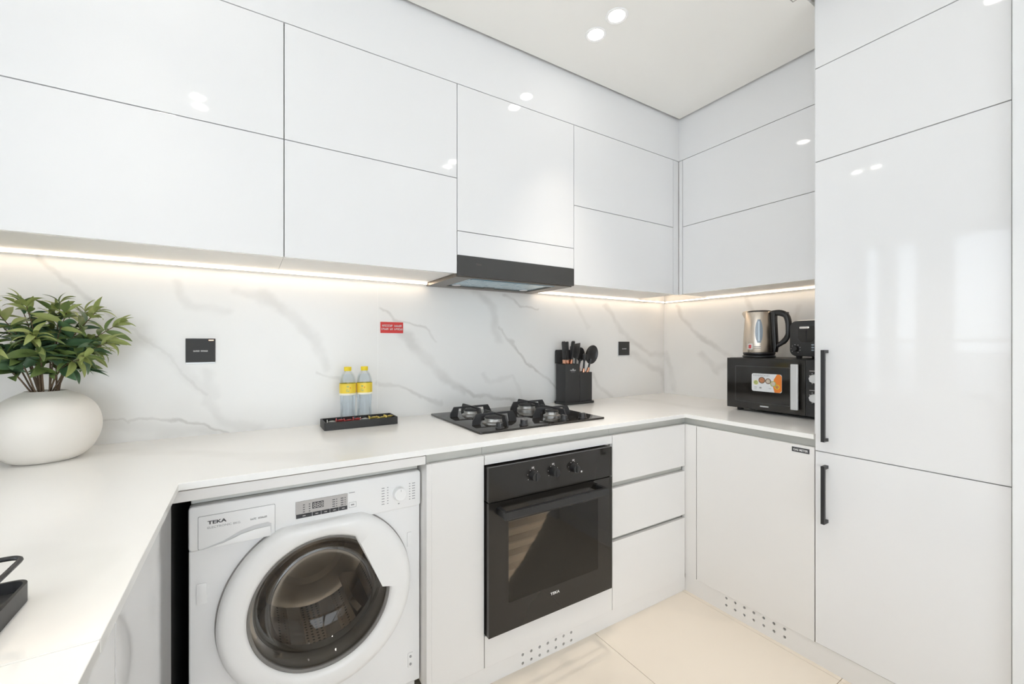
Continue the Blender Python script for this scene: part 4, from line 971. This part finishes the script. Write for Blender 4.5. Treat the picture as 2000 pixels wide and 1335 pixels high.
# ================================================================== kettle
KZ = WT + 0.2835
t = thing('kettle', 'brushed steel electric kettle with black handle on the microwave', 'kettle', (2.372, 1.258, KZ), R(-90), local=True)
lathe('power_base', [(0.076, 0.0003), (0.080, 0.004), (0.080, 0.010), (0.072, 0.016)], (0, 0, 0), 'black_plastic', t, seg=48)
lathe('collar', [(0.074, 0.0165), (0.0775, 0.020), (0.0775, 0.028)], (0, 0, 0), 'black_plastic', t, seg=48)
body = lathe('body', [(0.0775, 0.0283), (0.0785, 0.032), (0.076, 0.10), (0.070, 0.19), (0.0655, 0.240), (0.064, 0.246), (0.060, 0.248), (0.0, 0.248)], (0, 0, 0), 'steel', t, seg=64)
lathe('lid', [(0.058, 0.2483), (0.058, 0.2525), (0.050, 0.256), (0.0, 0.258)], (0, 0, 0), 'black_plastic', t, seg=40)
# spout
bm = bmesh.new()
sec = [(-0.055, 0.185, 0.012), (-0.072, 0.205, 0.015), (-0.084, 0.225, 0.016), (-0.094, 0.244, 0.012)]
rings = []
for x, z, w_ in sec: rings.append([bm.verts.new(p) for p in ((x, 0, z), (x + 0.012, -w_, z + 0.010), (x + 0.035, -w_ * 1.25, z + 0.014), (x + 0.035, w_ * 1.25, z + 0.014), (x + 0.012, w_, z + 0.010))])
for a, b in zip(rings, rings[1:]):
    for k in range(5): bm.faces.new((a[k], a[(k + 1) % 5], b[(k + 1) % 5], b[k]))
finish('spout', bm, 'steel', t, smooth=True, angle=60)
# handle: D-shaped loop on the right
hpts = curve_pts([(0.066, 0, 0.236), (0.105, 0, 0.238), (0.138, 0, 0.222), (0.150, 0, 0.180), (0.148, 0, 0.125), (0.130, 0, 0.090), (0.098, 0, 0.068), (0.074, 0, 0.055)], 30)
hd = tube('handle', hpts, [0.013] * 8 + [0.012] * 15 + [0.010] * 8, 'black_plastic', t, seg=12, flat=1.25)
prism('handle_spine', [(0.066, 0.246), (0.090, 0.244), (0.090, 0.200), (0.096, 0.060), (0.092, 0.030), (0.0785, 0.030), (0.0755, 0.11), (0.069, 0.20)], 'XZ', -0.016, 0.016, 'black_plastic', t, bev=0.004)
box('lid_button', (0.128, 0.150, -0.008, 0.008, 0.228, 0.240), 'black_plastic', hd, bev=0.003)
# water gauge and sticker lie on the curved front
def patch(name, ang0, ang1, z0, z1, off, m, parent, k=8, rows=8, oval=False):
    bm = bmesh.new(); g_ = []
    for j in range(rows + 1):
        s = j / rows; z = z0 + (z1 - z0) * s; r = 0.0785 + (0.0655 - 0.0785) * (z - 0.032) / (0.240 - 0.032) + off + 0.0012
        sh = math.sin(PI * min(max(s, 0.04), 0.96)) ** 0.4 if oval else 1.0
        g_.append([bm.verts.new((r * math.cos(R(-90 + (ang0 + ang1) / 2 + (ang1 - ang0) * (i / k - 0.5) * sh)), r * math.sin(R(-90 + (ang0 + ang1) / 2 + (ang1 - ang0) * (i / k - 0.5) * sh)), z)) for i in range(k + 1)])
    for a, b in zip(g_, g_[1:]):
        for i in range(k): bm.faces.new((a[i], a[i + 1], b[i + 1], b[i]))
    return finish(name, bm, m, parent, smooth=True)
M['gauge'] = mat('grey_blue_gauge_plastic', (0.30, 0.36, 0.42), 0.15, var=0.08)
M['gauge_slit'] = mat('pale_blue_gauge_slit', (0.55, 0.66, 0.75), 0.15, var=0.05)
KA = 28
gp = patch('water_gauge', KA - 14, KA + 14, 0.080, 0.205, 0.0006, 'gauge', t, rows=16, oval=True)
patch('gauge_slit', KA - 3, KA + 3, 0.09, 0.195, 0.0012, 'gauge_slit', gp)
st = patch('sticker', KA - 42, KA - 22, 0.045, 0.075, 0.0006, 'paper', t)
patch('sticker_mark', KA - 38, KA - 27, 0.050, 0.070, 0.0010, 'sachet_red', st)
for z in (0.05, 0.058): patch('small_print', KA - 17, KA + 6, z, z + 0.003, 0.0006, 'grey_print', t, rows=1)

# ================================================================== toaster
t = thing('toaster', 'black two-slice toaster standing on the microwave behind the tall cabinet edge', 'toaster', (2.330, 1.085, KZ), R(-90), local=True)
TW_, TL_, TH_ = 0.160, 0.235, 0.190
prof = rrect(0.0, TW_, 0.012, TH_, 0.030, 8)
prism('body', prof, 'XZ', 0.006, TL_ - 0.006, 'black_plastic', t, bev=0.005)
fr = prism('end_cover', rrect(0.002, TW_ - 0.002, 0.014, TH_ - 0.003, 0.029, 8), 'XZ', 0.0, 0.0055, 'black_matte', t, bev=0.002)
top = boxes('top_plate', [(0.030, 0.050, 0.03, TL_ - 0.03, TH_, TH_ + 0.003), (0.072, 0.088, 0.03, TL_ - 0.03, TH_, TH_ + 0.003), (0.110, 0.130, 0.03, TL_ - 0.03, TH_, TH_ + 0.003), (0.030, 0.130, 0.020, 0.03, TH_, TH_ + 0.003), (0.030, 0.130, TL_ - 0.03, TL_ - 0.02, TH_, TH_ + 0.003)], 'chrome', t)
sl = prism('lever_slot', [(0.040, 0.150), (0.040, 0.105), (0.050, 0.088), (0.062, 0.082), (0.095, 0.082), (0.107, 0.088), (0.116, 0.105), (0.116, 0.150), (0.112, 0.162), (0.044, 0.162)], 'XZ', -0.0012, -0.0002, 'black_gloss', fr)
box('lever_track', (0.0755, 0.0805, -0.0016, -0.0012, 0.084, 0.150), 'dark', fr)
box('lever', (0.056, 0.100, -0.026, -0.0014, 0.148, 0.160), 'chrome', t, bev=0.004)
kn = lathe('browning_knob', [(0.0, -0.018), (0.012, -0.018), (0.014, -0.002), (0.015, 0.0)], (0.030, -0.0003, 0.050), 'black_plastic', fr, 'Y', 24)
boxes('dial_marks', [(0.030 + 0.021 * math.cos(R(a)) - 0.0018, 0.030 + 0.021 * math.cos(R(a)) + 0.0018, -0.0007, -0.0002, 0.050 + 0.021 * math.sin(R(a)) - 0.0018, 0.050 + 0.021 * math.sin(R(a)) + 0.0018) for a in range(-60, 260, 40)], 'lcd', fr)
for z in (0.040, 0.053, 0.066): prism('button', rrect(0.100, 0.112, z, z + 0.007, 0.003, 3), 'XZ', -0.003, -0.0003, 'gauge', fr)
for x in (0.03, TW_ - 0.03):
    for y in (0.035, TL_ - 0.035): lathe('foot', [(0.012, 0.0003), (0.014, 0.0125)], (x, y, 0), 'black_plastic', t, seg=16)
